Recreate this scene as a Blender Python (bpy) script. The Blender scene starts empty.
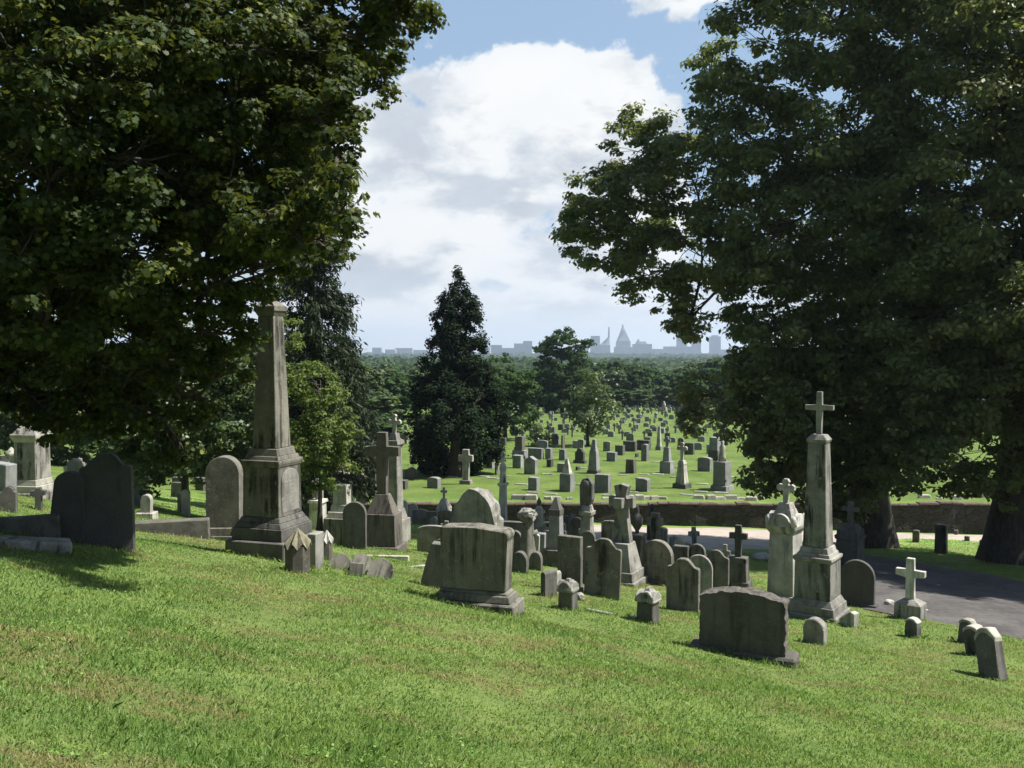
import bpy, bmesh, math, random
import numpy as np
from mathutils import Vector, Matrix, Euler, noise as mnoise

R = math.radians
C = bpy.context.scene.collection
SC = bpy.context.scene

# ------------------------------------------------------------------ camera, sky, sun, exposure
FPX, CX, CY = 887.0, 512.0, 384.0
PITCH = math.atan((CY - 352.0) / FPX)
cam_d = bpy.data.cameras.new('camera')
cam = bpy.data.objects.new('camera', cam_d)
C.objects.link(cam)
cam.location = (0, 0, 0)
cam.rotation_euler = (math.pi / 2 - PITCH, 0, 0)
cam_d.sensor_width = 36.0
cam_d.lens = FPX / 1024.0 * 36.0
cam_d.clip_start = 0.05
cam_d.clip_end = 20000
SC.camera = cam

SUN_AZ, SUN_EL = 92.0, 57.0
SUN_STRENGTH = 5.0
SKY_STRENGTH = 0.05
CLOUD = 8.9
EXPOSURE = 1.15
HAZE_DENSITY = 1.5e-4
sun_dir = Vector((math.sin(R(SUN_AZ)) * math.cos(R(SUN_EL)), math.cos(R(SUN_AZ)) * math.cos(R(SUN_EL)), math.sin(R(SUN_EL))))
sd = bpy.data.lights.new('sun', 'SUN')
sd.energy = SUN_STRENGTH
sd.angle = R(0.53)
sd.color = (1.0, 0.955, 0.88)
so = bpy.data.objects.new('sun', sd)
so.rotation_euler = (-sun_dir).to_track_quat('-Z', 'Y').to_euler()
so.location = (30, 20, 60)
C.objects.link(so)

SC.view_settings.view_transform = 'Standard'
SC.view_settings.look = 'None'
SC.view_settings.exposure = EXPOSURE
SC.view_settings.gamma = 1.0
SC.view_settings.use_curve_mapping = False
SC.render.engine = 'CYCLES'
cy = SC.cycles
cy.use_denoising = True
cy.max_bounces = 6
cy.diffuse_bounces = 3
cy.glossy_bounces = 2
cy.transmission_bounces = 4
cy.transparent_max_bounces = 4
cy.volume_bounces = 0
cy.sample_clamp_indirect = 6.0
cy.use_adaptive_sampling = True
cy.adaptive_threshold = 0.015


class NT:
    """small node-tree writer"""
    def __init__(self, tree):
        self.t = tree
        self.t.nodes.clear()

    def n(self, kind, **kw):
        nd = self.t.nodes.new(kind)
        for k, v in kw.items():
            if k == 'ins':
                for kk, vv in v.items():
                    self.put(nd, kk, vv)
            else:
                setattr(nd, k, v)
        return nd

    def put(self, nd, key, v):
        s = nd.inputs[key]
        if isinstance(v, bpy.types.NodeSocket):
            self.t.links.new(v, s)
        elif isinstance(v, bpy.types.Node):
            self.t.links.new(v.outputs[0], s)
        else:
            s.default_value = v

    def math(self, op, a, b=0.0, c=0.0, clamp=False):
        nd = self.n('ShaderNodeMath', operation=op, use_clamp=clamp)
        self.put(nd, 0, a)
        self.put(nd, 1, b)
        if op in ('MULTIPLY_ADD', 'SMOOTH_MIN', 'SMOOTH_MAX'):
            self.put(nd, 2, c)
        return nd.outputs[0]

    def vmath(self, op, a, b=(0, 0, 0)):
        nd = self.n('ShaderNodeVectorMath', operation=op)
        self.put(nd, 0, a)
        self.put(nd, 1, b)
        return nd.outputs[0]

    def noise(self, vec, scale, detail=4, rough=0.55, dist=0.0):
        nd = self.n('ShaderNodeTexNoise')
        if vec is not None:
            self.put(nd, 'Vector', vec)
        nd.inputs['Scale'].default_value = scale
        nd.inputs['Detail'].default_value = detail
        nd.inputs['Roughness'].default_value = rough
        nd.inputs['Distortion'].default_value = dist
        return nd.outputs[0]

    def smooth(self, v, lo, hi, tlo=0.0, thi=1.0):
        nd = self.n('ShaderNodeMapRange', interpolation_type='SMOOTHSTEP')
        self.put(nd, 0, v)
        for i, x in enumerate((lo, hi, tlo, thi)):
            self.put(nd, i + 1, x)
        return nd.outputs[0]

    def lin(self, v, lo, hi, tlo=0.0, thi=1.0):
        nd = self.n('ShaderNodeMapRange')
        self.put(nd, 0, v)
        for i, x in enumerate((lo, hi, tlo, thi)):
            self.put(nd, i + 1, x)
        return nd.outputs[0]

    def mix(self, f, a, b, mode='MIX'):
        nd = self.n('ShaderNodeMix', data_type='RGBA', blend_type=mode)
        self.put(nd, 0, f)
        for i, v in ((6, a), (7, b)):
            if isinstance(v, (tuple, list)) and len(v) == 3:
                v = (*v, 1.0)
            self.put(nd, i, v)
        return nd.outputs[2]

    def mapping(self, vec, scale=(1, 1, 1), loc=(0, 0, 0), rot=(0, 0, 0)):
        nd = self.n('ShaderNodeMapping')
        self.put(nd, 0, vec)
        nd.inputs['Location'].default_value = loc
        nd.inputs['Rotation'].default_value = rot
        nd.inputs['Scale'].default_value = scale
        return nd.outputs[0]


# world: Nishita sky with cumulus cloud cover
world = bpy.data.worlds.new('World')
SC.world = world
world.use_nodes = True
W = NT(world.node_tree)
sky = W.n('ShaderNodeTexSky', sky_type='NISHITA', sun_disc=False, sun_elevation=R(SUN_EL), sun_rotation=R(SUN_AZ),
          air_density=1.0, dust_density=1.2, ozone_density=1.2)
tc = W.n('ShaderNodeTexCoord').outputs['Generated']
D = W.vmath('NORMALIZE', tc)
sep = W.n('ShaderNodeSeparateXYZ')
W.put(sep, 0, D)
dx, dy, dz = sep.outputs
zc = W.math('MAXIMUM', dz, 0.0)
den = W.math('ADD', zc, 0.20)
u = W.math('DIVIDE', dx, den)
v = W.math('DIVIDE', dy, den)
cmb = W.n('ShaderNodeCombineXYZ')
W.put(cmb, 0, u)
W.put(cmb, 1, v)
W.put(cmb, 2, 3.7)
p = cmb.outputs[0]
n1 = W.noise(p, 1.15, 10, 0.56, 0.15)
az = W.math('ARCTAN2', dx, dy)
# the big cumulus and its neighbours: soft lobes in azimuth / height
def lobe(a0, e0, ra, re):
    a = W.math('DIVIDE', W.math('SUBTRACT', az, a0), ra)
    e = W.math('DIVIDE', W.math('SUBTRACT', dz, e0), re)
    q = W.math('ADD', W.math('MULTIPLY', a, a), W.math('MULTIPLY', e, e))
    return W.math('SUBTRACT', 1.0, q)
big = lobe(-0.02, 0.08, 0.27, 0.235)
l2 = lobe(0.105, 0.20, 0.11, 0.10)
l3 = lobe(0.175, 0.455, 0.15, 0.115)
l1 = lobe(0.03, 0.24, 0.17, 0.095)
bb = W.math('MAXIMUM', W.math('MAXIMUM', big, l1), W.math('MAXIMUM', l2, l3))
bb = W.math('MAXIMUM', bb, -0.55)
bb = W.math('MINIMUM', bb, 0.55)
ang = W.n('ShaderNodeCombineXYZ')
W.put(ang, 0, az)
W.put(ang, 1, W.math('MULTIPLY', dz, 1.25))
W.put(ang, 2, 0.35)
n2 = W.noise(ang.outputs[0], 6.5, 9, 0.58, 0.2)
puff = W.noise(ang.outputs[0], 17.0, 6, 0.55, 0.1)
densv = W.math('ADD', W.math('MULTIPLY', bb, 0.24), W.math('ADD', W.math('MULTIPLY', n2, 0.62), W.math('MULTIPLY', puff, 0.30)))
alpha = W.smooth(densv, 0.465, 0.515)
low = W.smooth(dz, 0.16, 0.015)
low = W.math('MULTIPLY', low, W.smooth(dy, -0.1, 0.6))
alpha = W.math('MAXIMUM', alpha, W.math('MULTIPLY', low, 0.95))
# light and shade inside the cloud: flattened shelves lower down, soft billows higher up
sh1 = W.noise(p, 1.35, 7, 0.55, 0.25)
ang2 = W.n('ShaderNodeCombineXYZ')
W.put(ang2, 0, W.math('ADD', az, 0.02))
W.put(ang2, 1, W.math('ADD', W.math('MULTIPLY', dz, 1.9), 0.05))
W.put(ang2, 2, 0.9)
sh2 = W.noise(ang2.outputs[0], 7.5, 7, 0.55, 0.35)
puff2 = W.noise(ang2.outputs[0], 21.0, 6, 0.6, 0.2)
shv = W.math('ADD', W.math('MULTIPLY', sh1, 0.42), W.math('MULTIPLY', sh2, 0.40))
shv = W.math('ADD', shv, W.math('MULTIPLY', puff2, 0.18))
shv = W.math('ADD', shv, W.math('MULTIPLY', W.smooth(dz, 0.19, 0.33), 0.055))
shd = W.smooth(shv, 0.450, 0.548)
ccol = W.mix(shd, (0.57, 0.62, 0.685), (1.0, 1.0, 0.99))
ccol = W.mix(W.smooth(dz, 0.09, 0.0), ccol, (1.0, 1.02, 1.03))
thin = W.smooth(densv, 0.47, 0.66)
ccol = W.mix(W.math('MULTIPLY', W.math('SUBTRACT', 1.0, thin), 0.35), ccol, (0.83, 0.90, 0.98))
cl = W.vmath('SCALE', ccol)
W.t.nodes[-1].inputs['Scale'].default_value = CLOUD
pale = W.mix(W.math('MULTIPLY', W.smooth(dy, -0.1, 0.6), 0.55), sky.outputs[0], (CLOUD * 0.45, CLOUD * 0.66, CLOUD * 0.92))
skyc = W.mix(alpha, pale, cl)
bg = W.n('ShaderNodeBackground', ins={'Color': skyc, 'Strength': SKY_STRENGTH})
wo = W.n('ShaderNodeOutputWorld', ins={'Surface': bg.outputs[0]})


# ------------------------------------------------------------------ terrain
def smax(a, b, k):
    m = np.maximum(a, b)
    return m + k * np.log1p(np.exp(-np.abs(a - b) / k))

def sstep(x, a, b):
    t = np.clip((x - a) / (b - a), 0, 1)
    return t * t * (3 - 2 * t)

WALL_Y = 48.2
def terrain(x, y):
    x = np.asarray(x, float)
    y = np.asarray(y, float)
    xc = np.clip(x, -45, 60)
    N = -1.45 - 0.17 * xc - 0.20 * y
    F = -3.9 - 0.11 * y - 0.03 * np.clip(x, -40, 70)
    yy = y - 48.0
    G = -8.25 - 0.02 * np.minimum(yy, 122)
    G = G - 15.0 * sstep(y, 168, 250)
    base = np.where(y < WALL_Y, F, G)
    k = 0.55
    z = smax(N, base, k)
    far = sstep(y, 60, 130)
    z = z * (1 - far) + (np.maximum(base, N * (1 - far) + base * far)) * far
    fade = np.exp(-np.maximum(y, 0) / 70.0)
    z = z + fade * (0.045 * np.sin(x * 0.9 + 0.6 * y + 1.0) + 0.035 * np.sin(1.7 * y - 0.8 * x) + 0.02 * np.sin(2.9 * x + 0.4 * y + 2.0))
    roll = sstep(y, 300, 900)
    z = z + roll * (5.0 * np.sin(x / 310.0 + 1.3) * np.sin(y / 420.0) + 3.0 * np.sin(x / 170.0 + y / 260.0))
    return z

def tz(x, y):
    return float(terrain(x, y))

SP, CP = math.sin(PITCH), math.cos(PITCH)
def ray(px, py):
    a = (px - CX) / FPX
    b = -(py - CY) / FPX
    return Vector((a, CP + b * SP, -SP + b * CP))

def at(px, py):
    """ground point seen at a pixel of the photograph"""
    d = ray(px, py)
    t0, t = 1.5, 1.5
    while t < 400:
        q = d * t
        if q.z <= tz(q.x, q.y):
            break
        t0 = t
        t += 0.25
    for _ in range(20):
        m = 0.5 * (t0 + t)
        q = d * m
        if q.z <= tz(q.x, q.y):
            t = m
        else:
            t0 = m
    return d * t

def P(px, py, Y):
    d = ray(px, py)
    return d * (Y / d.y)


# ------------------------------------------------------------------ materials
def mat(name):
    m = bpy.data.materials.new(name)
    m.use_nodes = True
    return m, NT(m.node_tree)

def finish(N, bsdf):
    N.n('ShaderNodeOutputMaterial', ins={'Surface': bsdf})

def stone_mat(name, c1, c2, streak, streak_amt, lichen, lichen_amt, rough=0.85, bump=0.35, spec=0.25):
    m, N = mat(name)
    tc = N.n('ShaderNodeTexCoord').outputs['Object']
    oi = N.n('ShaderNodeObjectInfo')
    rnd = oi.outputs['Random']
    off = N.n('ShaderNodeCombineXYZ')
    N.put(off, 0, N.math('MULTIPLY', rnd, 83.0))
    N.put(off, 1, N.math('MULTIPLY', rnd, 47.0))
    N.put(off, 2, N.math('MULTIPLY', rnd, 29.0))
    vec = N.vmath('ADD', tc, off.outputs[0])
    big = N.noise(vec, 2.2, 8, 0.6)
    fine = N.noise(vec, 38.0, 6, 0.65)
    speck = N.noise(vec, 160.0, 2, 0.6)
    f = N.math('ADD', N.math('MULTIPLY', big, 0.7), N.math('MULTIPLY', fine, 0.3))
    col = N.mix(N.smooth(f, 0.36, 0.64), c1, c2)
    tone = N.lin(rnd, 0, 1, 0.72, 1.22)
    col = N.mix(1.0, col, N.n('ShaderNodeCombineColor', ins={0: tone, 1: tone, 2: N.math('MULTIPLY', tone, 0.985)}).outputs[0], 'MULTIPLY')
    col = N.mix(N.lin(speck, 0.3, 0.7, 0.0, 0.16), col, (0.62, 0.61, 0.57))
    # runs of grime down the faces
    sv = N.mapping(vec, scale=(7.0, 7.0, 0.7))
    st = N.noise(sv, 1.0, 7, 0.62, 0.3)
    sm = N.math('MULTIPLY', N.smooth(st, 0.45, 0.64), N.smooth(N.noise(vec, 1.5, 5, 0.55), 0.38, 0.56))
    col = N.mix(N.math('MULTIPLY', sm, N.math('MULTIPLY', N.lin(N.math('FRACT', N.math('MULTIPLY', rnd, 37.0)), 0, 1, 0.35, 1.15), streak_amt), clamp=True), col, streak)
    # lichen rosettes
    lv = N.noise(vec, 9.0, 7, 0.68)
    lm = N.smooth(lv, 0.575, 0.64)
    col = N.mix(N.math('MULTIPLY', lm, lichen_amt), col, lichen)
    bs = N.n('ShaderNodeBsdfPrincipled', ins={'Base Color': col, 'Roughness': rough})
    bs.inputs['Specular IOR Level'].default_value = spec
    b = N.n('ShaderNodeBump', ins={'Height': N.math('ADD', N.math('MULTIPLY', fine, 0.6), N.math('MULTIPLY', big, 0.8)), 'Strength': bump})
    b.inputs['Distance'].default_value = 0.03
    N.put(bs, 'Normal', b.outputs[0])
    finish(N, bs.outputs[0])
    return m

M = {}
M['grey'] = stone_mat('grey_granite', (0.095, 0.092, 0.082), (0.225, 0.218, 0.195), (0.018, 0.018, 0.016), 0.95, (0.28, 0.275, 0.235), 0.45)
M['field'] = stone_mat('field_granite', (0.105, 0.11, 0.115), (0.195, 0.2, 0.205), (0.10, 0.10, 0.10), 0.45, (0.38, 0.38, 0.33), 0.3)
M['marble'] = stone_mat('weathered_marble', (0.24, 0.236, 0.215), (0.48, 0.47, 0.43), (0.030, 0.030, 0.027), 0.95, (0.24, 0.24, 0.19), 0.5, 0.8, 0.4)
M['olive'] = stone_mat('mossy_stone', (0.050, 0.047, 0.038), (0.130, 0.122, 0.098), (0.014, 0.014, 0.012), 0.95, (0.24, 0.235, 0.175), 0.5, 0.9, 0.5)
M['brown'] = stone_mat('brownstone', (0.042, 0.036, 0.028), (0.088, 0.074, 0.058), (0.02, 0.017, 0.014), 0.7, (0.20, 0.185, 0.14), 0.35, 0.9, 0.5)
M['dark'] = stone_mat('sooted_stone', (0.028, 0.027, 0.025), (0.078, 0.074, 0.066), (0.012, 0.012, 0.011), 0.8, (0.22, 0.215, 0.17), 0.25, 0.88, 0.5)
M['black'] = stone_mat('black_granite', (0.008, 0.008, 0.008), (0.020, 0.020, 0.019), (0.006, 0.006, 0.006), 0.5, (0.12, 0.118, 0.10), 0.18, 0.75, 0.25)
M['moss'] = stone_mat('lichen_cap', (0.085, 0.077, 0.050), (0.165, 0.150, 0.095), (0.06, 0.05, 0.03), 0.6, (0.45, 0.42, 0.28), 0.5, 0.95, 0.6)
M['pale'] = stone_mat('pale_limestone', (0.23, 0.222, 0.19), (0.36, 0.35, 0.305), (0.08, 0.075, 0.065), 0.7, (0.28, 0.28, 0.22), 0.4, 0.9, 0.6)
M['rough'] = stone_mat('dark_brown_granite', (0.026, 0.022, 0.018), (0.062, 0.052, 0.043), (0.02, 0.018, 0.015), 0.5, (0.16, 0.14, 0.12), 0.25, 0.9, 0.7)
M['carve'] = stone_mat('carved_lettering', (0.10, 0.10, 0.09), (0.16, 0.16, 0.14), (0.05, 0.05, 0.04), 0.5, (0.2, 0.2, 0.16), 0.2)
M['bronze'] = stone_mat('dark_metal', (0.02, 0.022, 0.02), (0.05, 0.055, 0.05), (0.01, 0.01, 0.01), 0.4, (0.08, 0.12, 0.09), 0.3, 0.6, 0.15)


def grass_color(N, pos):
    """mottled lawn colour shared by the soil sheet and the blades"""
    a = N.noise(pos, 0.22, 5, 0.6)
    b = N.noise(pos, 1.3, 6, 0.65)
    c = N.noise(pos, 7.0, 4, 0.6)
    col = N.mix(N.smooth(a, 0.38, 0.62), (0.122, 0.218, 0.052), (0.174, 0.272, 0.074))
    col = N.mix(N.smooth(b, 0.44, 0.62), col, (0.205, 0.300, 0.078))
    col = N.mix(N.math('MULTIPLY', N.smooth(c, 0.5, 0.68), 0.45), col, (0.075, 0.155, 0.028))
    lane_ = N.noise(N.mapping(pos, scale=(0.12, 1.0, 0.1), rot=(0, 0, R(-12))), 1.6, 3, 0.5)
    col = N.mix(N.math('MULTIPLY', N.smooth(lane_, 0.42, 0.62), 0.28), col, (0.215, 0.315, 0.09))
    # thatch shows through in drifting bands
    mp = N.mapping(pos, scale=(0.55, 1.5, 1.0), rot=(0, 0, R(-14)))
    d = N.noise(mp, 0.75, 6, 0.66, 0.4)
    e = N.noise(pos, 3.2, 5, 0.7)
    dry = N.math('MULTIPLY', N.smooth(d, 0.465, 0.60), N.smooth(e, 0.36, 0.56))
    return col, dry

def ground_mat():
    m, N = mat('lawn_soil')
    pos = N.n('ShaderNodeNewGeometry').outputs['Position']
    col, dry = grass_color(N, pos)
    col = N.mix(N.math('MULTIPLY', dry, 0.75), col, (0.150, 0.118, 0.052))
    sp = N.n('ShaderNodeSeparateXYZ')
    N.put(sp, 0, pos)
    # under the blades of the near slope lie soil and thatch
    near = N.smooth(sp.outputs[1], 46.0, 18.0)
    fine = N.noise(pos, 30.0, 4, 0.7)
    soil = N.mix(N.smooth(fine, 0.35, 0.65), (0.045, 0.055, 0.016), (0.105, 0.100, 0.040))
    col = N.mix(N.math('MULTIPLY', near, 0.55), col, soil)
    # sunlit burial field
    mid = N.math('MULTIPLY', N.smooth(sp.outputs[1], 44.0, 52.0), N.smooth(sp.outputs[1], 200.0, 165.0))
    fcol = N.mix(N.smooth(N.noise(pos, 0.35, 6, 0.62), 0.36, 0.64), (0.068, 0.112, 0.024), (0.112, 0.158, 0.038))
    fcol = N.mix(N.smooth(N.noise(pos, 1.9, 6, 0.7), 0.52, 0.70), fcol, (0.140, 0.155, 0.058))
    fcol = N.mix(N.math('MULTIPLY', N.smooth(N.noise(pos, 5.0, 4, 0.7), 0.5, 0.72), 0.6), fcol, (0.042, 0.082, 0.015))
    col = N.mix(mid, col, fcol)
    wood = N.smooth(sp.outputs[1], 170.0, 190.0)
    col = N.mix(wood, col, (0.045, 0.065, 0.028))
    bs = N.n('ShaderNodeBsdfPrincipled', ins={'Base Color': col, 'Roughness': 0.95})
    bs.inputs['Specular IOR Level'].default_value = 0.1
    b = N.n('ShaderNodeBump', ins={'Height': N.math('ADD', N.noise(pos, 9.0, 5, 0.7), N.math('MULTIPLY', fine, 0.5)), 'Strength': 0.8})
    b.inputs['Distance'].default_value = 0.06
    N.put(bs, 'Normal', b.outputs[0])
    finish(N, bs.outputs[0])
    return m

def blade_mat():
    m, N = mat('grass_blades')
    pos = N.n('ShaderNodeNewGeometry').outputs['Position']
    col, dry = grass_color(N, pos)
    at_ = N.n('ShaderNodeAttribute', attribute_name='vary').outputs['Fac']
    col = N.mix(N.smooth(at_, 0.55, 1.0), col, (0.280, 0.355, 0.118))
    col = N.mix(N.smooth(at_, 0.30, 0.0), col, (0.085, 0.175, 0.030))
    straw = N.math('MULTIPLY', N.smooth(N.math('ADD', at_, N.math('MULTIPLY', dry, 0.62)), 0.74, 1.02), 0.9)
    col = N.mix(straw, col, (0.31, 0.275, 0.125))
    df = N.n('ShaderNodeBsdfPrincipled', ins={'Base Color': col, 'Roughness': 0.5})
    df.inputs['Specular IOR Level'].default_value = 0.3
    tr = N.n('ShaderNodeBsdfTranslucent', ins={'Color': N.mix(0.45, col, (0.28, 0.42, 0.06))})
    mx = N.n('ShaderNodeMixShader', ins={0: 0.42, 1: df.outputs[0], 2: tr.outputs[0]})
    finish(N, mx.outputs[0])
    return m

def leaf_mat(name, c1, c2, c3, trans=0.35, tcol=(0.16, 0.22, 0.025), rough=0.55, spec=0.14):
    m, N = mat(name)
    at_ = N.n('ShaderNodeAttribute', attribute_name='vary').outputs['Fac']
    col = N.mix(N.smooth(at_, 0.0, 0.55), c1, c2)
    col = N.mix(N.smooth(at_, 0.72, 1.0), col, c3)
    df = N.n('ShaderNodeBsdfPrincipled', ins={'Base Color': col, 'Roughness': rough})
    df.inputs['Specular IOR Level'].default_value = spec
    tr = N.n('ShaderNodeBsdfTranslucent', ins={'Color': N.mix(0.5, col, tcol)})
    mx = N.n('ShaderNodeMixShader', ins={0: trans, 1: df.outputs[0], 2: tr.outputs[0]})
    finish(N, mx.outputs[0])
    return m

def bark_mat(name, c1, c2):
    m, N = mat(name)
    tc = N.n('ShaderNodeTexCoord').outputs['Object']
    mp = N.mapping(tc, scale=(5, 5, 0.9))
    a = N.noise(mp, 2.0, 8, 0.65, 0.5)
    col = N.mix(N.smooth(a, 0.35, 0.65), c1, c2)
    bs = N.n('ShaderNodeBsdfPrincipled', ins={'Base Color': col, 'Roughness': 0.95})
    b = N.n('ShaderNodeBump', ins={'Height': a, 'Strength': 0.9})
    b.inputs['Distance'].default_value = 0.08
    N.put(bs, 'Normal', b.outputs[0])
    finish(N, bs.outputs[0])
    return m

def plain_mat(name, c1, c2, scale, rough=0.9, bump=0.3):
    m, N = mat(name)
    pos = N.n('ShaderNodeNewGeometry').outputs['Position']
    a = N.noise(pos, scale, 8, 0.65)
    b_ = N.noise(pos, scale * 12, 3, 0.6)
    col = N.mix(N.smooth(N.math('ADD', N.math('MULTIPLY', a, 0.65), N.math('MULTIPLY', b_, 0.35)), 0.36, 0.64), c1, c2)
    bs = N.n('ShaderNodeBsdfPrincipled', ins={'Base Color': col, 'Roughness': rough})
    bs.inputs['Specular IOR Level'].default_value = 0.2
    b = N.n('ShaderNodeBump', ins={'Height': b_, 'Strength': bump})
    b.inputs['Distance'].default_value = 0.02
    N.put(bs, 'Normal', b.outputs[0])
    finish(N, bs.outputs[0])
    return m

def rubble_mat():
    m, N = mat('rubble_masonry')
    tc = N.n('ShaderNodeTexCoord').outputs['Object']
    mp = N.mapping(tc, scale=(1.0, 1.0, 1.9))
    wob = N.noise(tc, 1.5, 3, 0.5)
    vo = N.n('ShaderNodeTexVoronoi', ins={'Vector': N.vmath('ADD', mp, wob), 'Scale': 2.4})
    ve = N.n('ShaderNodeTexVoronoi', feature='DISTANCE_TO_EDGE', ins={'Vector': N.vmath('ADD', mp, wob), 'Scale': 2.4})
    joint = N.smooth(ve.outputs[0], 0.02, 0.09)
    hs = N.n('ShaderNodeSeparateColor', ins={0: vo.outputs['Color']})
    col = N.mix(hs.outputs[0], (0.018, 0.017, 0.016), (0.045, 0.041, 0.036))
    col = N.mix(N.noise(tc, 12, 5, 0.6), col, (0.045, 0.042, 0.037))
    col = N.mix(joint, (0.022, 0.02, 0.018), col)
    bs = N.n('ShaderNodeBsdfPrincipled', ins={'Base Color': col, 'Roughness': 0.95})
    b = N.n('ShaderNodeBump', ins={'Height': joint, 'Strength': 0.9})
    b.inputs['Distance'].default_value = 0.06
    N.put(bs, 'Normal', b.outputs[0])
    finish(N, bs.outputs[0])
    return m

M['ground'] = ground_mat()
M['blade'] = blade_mat()
M['maple'] = leaf_mat('maple_leaves', (0.014, 0.026, 0.008), (0.032, 0.052, 0.014), (0.15, 0.160, 0.032), 0.28, (0.19, 0.21, 0.02))
M['oak'] = leaf_mat('oak_leaves', (0.052, 0.076, 0.025), (0.115, 0.145, 0.050), (0.25, 0.235, 0.095), 0.44, (0.26, 0.31, 0.05), 0.45, 0.32)
M['lit'] = leaf_mat('shrub_leaves', (0.055, 0.095, 0.022), (0.10, 0.14, 0.034), (0.17, 0.175, 0.06), 0.35)
M['under'] = leaf_mat('understory_leaves', (0.040, 0.068, 0.024), (0.072, 0.108, 0.036), (0.16, 0.175, 0.070), 0.3, (0.16, 0.22, 0.025), 0.45, 0.3)
M['needle'] = leaf_mat('needles', (0.016, 0.027, 0.014), (0.026, 0.040, 0.019), (0.044, 0.060, 0.026), 0.12, (0.06, 0.08, 0.02))
M['juniper'] = leaf_mat('juniper_sprays', (0.010, 0.018, 0.010), (0.016, 0.027, 0.013), (0.026, 0.038, 0.017), 0.08, (0.03, 0.05, 0.012), 0.8, 0.03)
M['wood'] = leaf_mat('woodland_leaves', (0.024, 0.050, 0.018), (0.042, 0.076, 0.025), (0.070, 0.110, 0.034), 0.22, (0.10, 0.15, 0.02), 0.8, 0.05)
M['weed'] = leaf_mat('weed_leaves', (0.085, 0.19, 0.040), (0.14, 0.25, 0.055), (0.25, 0.31, 0.10), 0.3, (0.2, 0.3, 0.04))
M['bark'] = bark_mat('bark', (0.030, 0.025, 0.020), (0.075, 0.064, 0.052))
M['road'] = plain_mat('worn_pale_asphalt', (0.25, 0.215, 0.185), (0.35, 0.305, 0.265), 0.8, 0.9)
M['lane'] = plain_mat('shaded_asphalt', (0.048, 0.045, 0.044), (0.100, 0.094, 0.090), 0.7, 0.9)  # road asphalt darkened, the tree shade put into its colour
M['rubble'] = rubble_mat()
M['coping'] = plain_mat('coping_brick', (0.060, 0.043, 0.035), (0.12, 0.09, 0.072), 3.0)
M['kerb'] = plain_mat('kerb_stone', (0.06, 0.058, 0.05), (0.13, 0.125, 0.108), 5.0)
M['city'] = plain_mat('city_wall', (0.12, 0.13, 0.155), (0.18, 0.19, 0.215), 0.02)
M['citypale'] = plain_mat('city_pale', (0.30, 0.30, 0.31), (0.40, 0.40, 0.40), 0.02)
M['white'] = plain_mat('white_cladding', (0.62, 0.62, 0.61), (0.75, 0.75, 0.74), 0.1)
M['glass'] = plain_mat('window_band', (0.05, 0.06, 0.08), (0.09, 0.10, 0.12), 0.05, 0.4)


# ------------------------------------------------------------------ object helpers
def tag(o, label=None, cat=None, group=None, kind=None):
    if label: o['label'] = label
    if cat: o['category'] = cat
    if group: o['group'] = group
    if kind or cat: o['kind'] = kind or 'thing'
    return o

def link(name, me, parent=None, loc=None):
    o = bpy.data.objects.new(name, me)
    C.objects.link(o)
    if parent: o.parent = parent
    if loc is not None: o.location = loc
    return o

def empty(name, loc, rz=0.0, label=None, cat=None, group=None):
    o = bpy.data.objects.new(name, None)
    o.empty_display_size = 0.3
    C.objects.link(o)
    o.location = loc
    o.rotation_euler = (0, 0, rz)
    return tag(o, label, cat, group)

def np_mesh(name, verts, faces_flat, sizes, material, vary=None, smooth=False):
    me = bpy.data.meshes.new(name)
    nv = len(verts)
    me.vertices.add(nv)
    me.vertices.foreach_set('co', np.ascontiguousarray(verts, dtype=np.float32).ravel())
    me.loops.add(len(faces_flat))
    me.loops.foreach_set('vertex_index', np.ascontiguousarray(faces_flat, dtype=np.int32))
    me.polygons.add(len(sizes))
    st = np.concatenate(([0], np.cumsum(sizes)[:-1])).astype(np.int32)
    me.polygons.foreach_set('loop_start', st)
    me.materials.append(material)
    me.update(calc_edges=True)
    if vary is not None:
        a = me.attributes.new('vary', 'FLOAT', 'POINT')
        a.data.foreach_set('value', np.ascontiguousarray(vary, dtype=np.float32))
    if smooth:
        me.polygons.foreach_set('use_smooth', np.ones(len(sizes), dtype=bool))
    return me

def bm_mesh(name, bm, material, smooth=False):
    bmesh.ops.recalc_face_normals(bm, faces=bm.faces)
    me = bpy.data.meshes.new(name)
    bm.to_mesh(me)
    bm.free()
    me.materials.append(material)
    if smooth:
        for pl in me.polygons: pl.use_smooth = True
    return me

rnd = random.Random(7)

def bev(bm, w, edges=None):
    if w > 0:
        bmesh.ops.bevel(bm, geom=list(edges if edges is not None else bm.edges), offset=w, segments=1, affect='EDGES', clamp_overlap=True)

def wear(bm, amt, seed=0.0, freq=3.0):
    for vt in bm.verts:
        q = vt.co * freq + Vector((seed, seed * 0.7, seed * 1.3))
        vt.co += Vector((mnoise.noise(q), mnoise.noise(q + Vector((9, 3, 1))), mnoise.noise(q + Vector((2, 7, 5))))) * amt

def frus(bm, w0, d0, w1, d1, z0, z1, x=0.0, y=0.0):
    vs = []
    for (w, d, z) in ((w0, d0, z0), (w1, d1, z1)):
        for sx, sy in ((-1, -1), (1, -1), (1, 1), (-1, 1)):
            vs.append(bm.verts.new((x + sx * w / 2, y + sy * d / 2, z)))
    bm.faces.new(vs[3::-1])
    bm.faces.new(vs[4:])
    for i in range(4):
        j = (i + 1) % 4
        bm.faces.new((vs[i], vs[j], vs[4 + j], vs[4 + i]))

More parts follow.
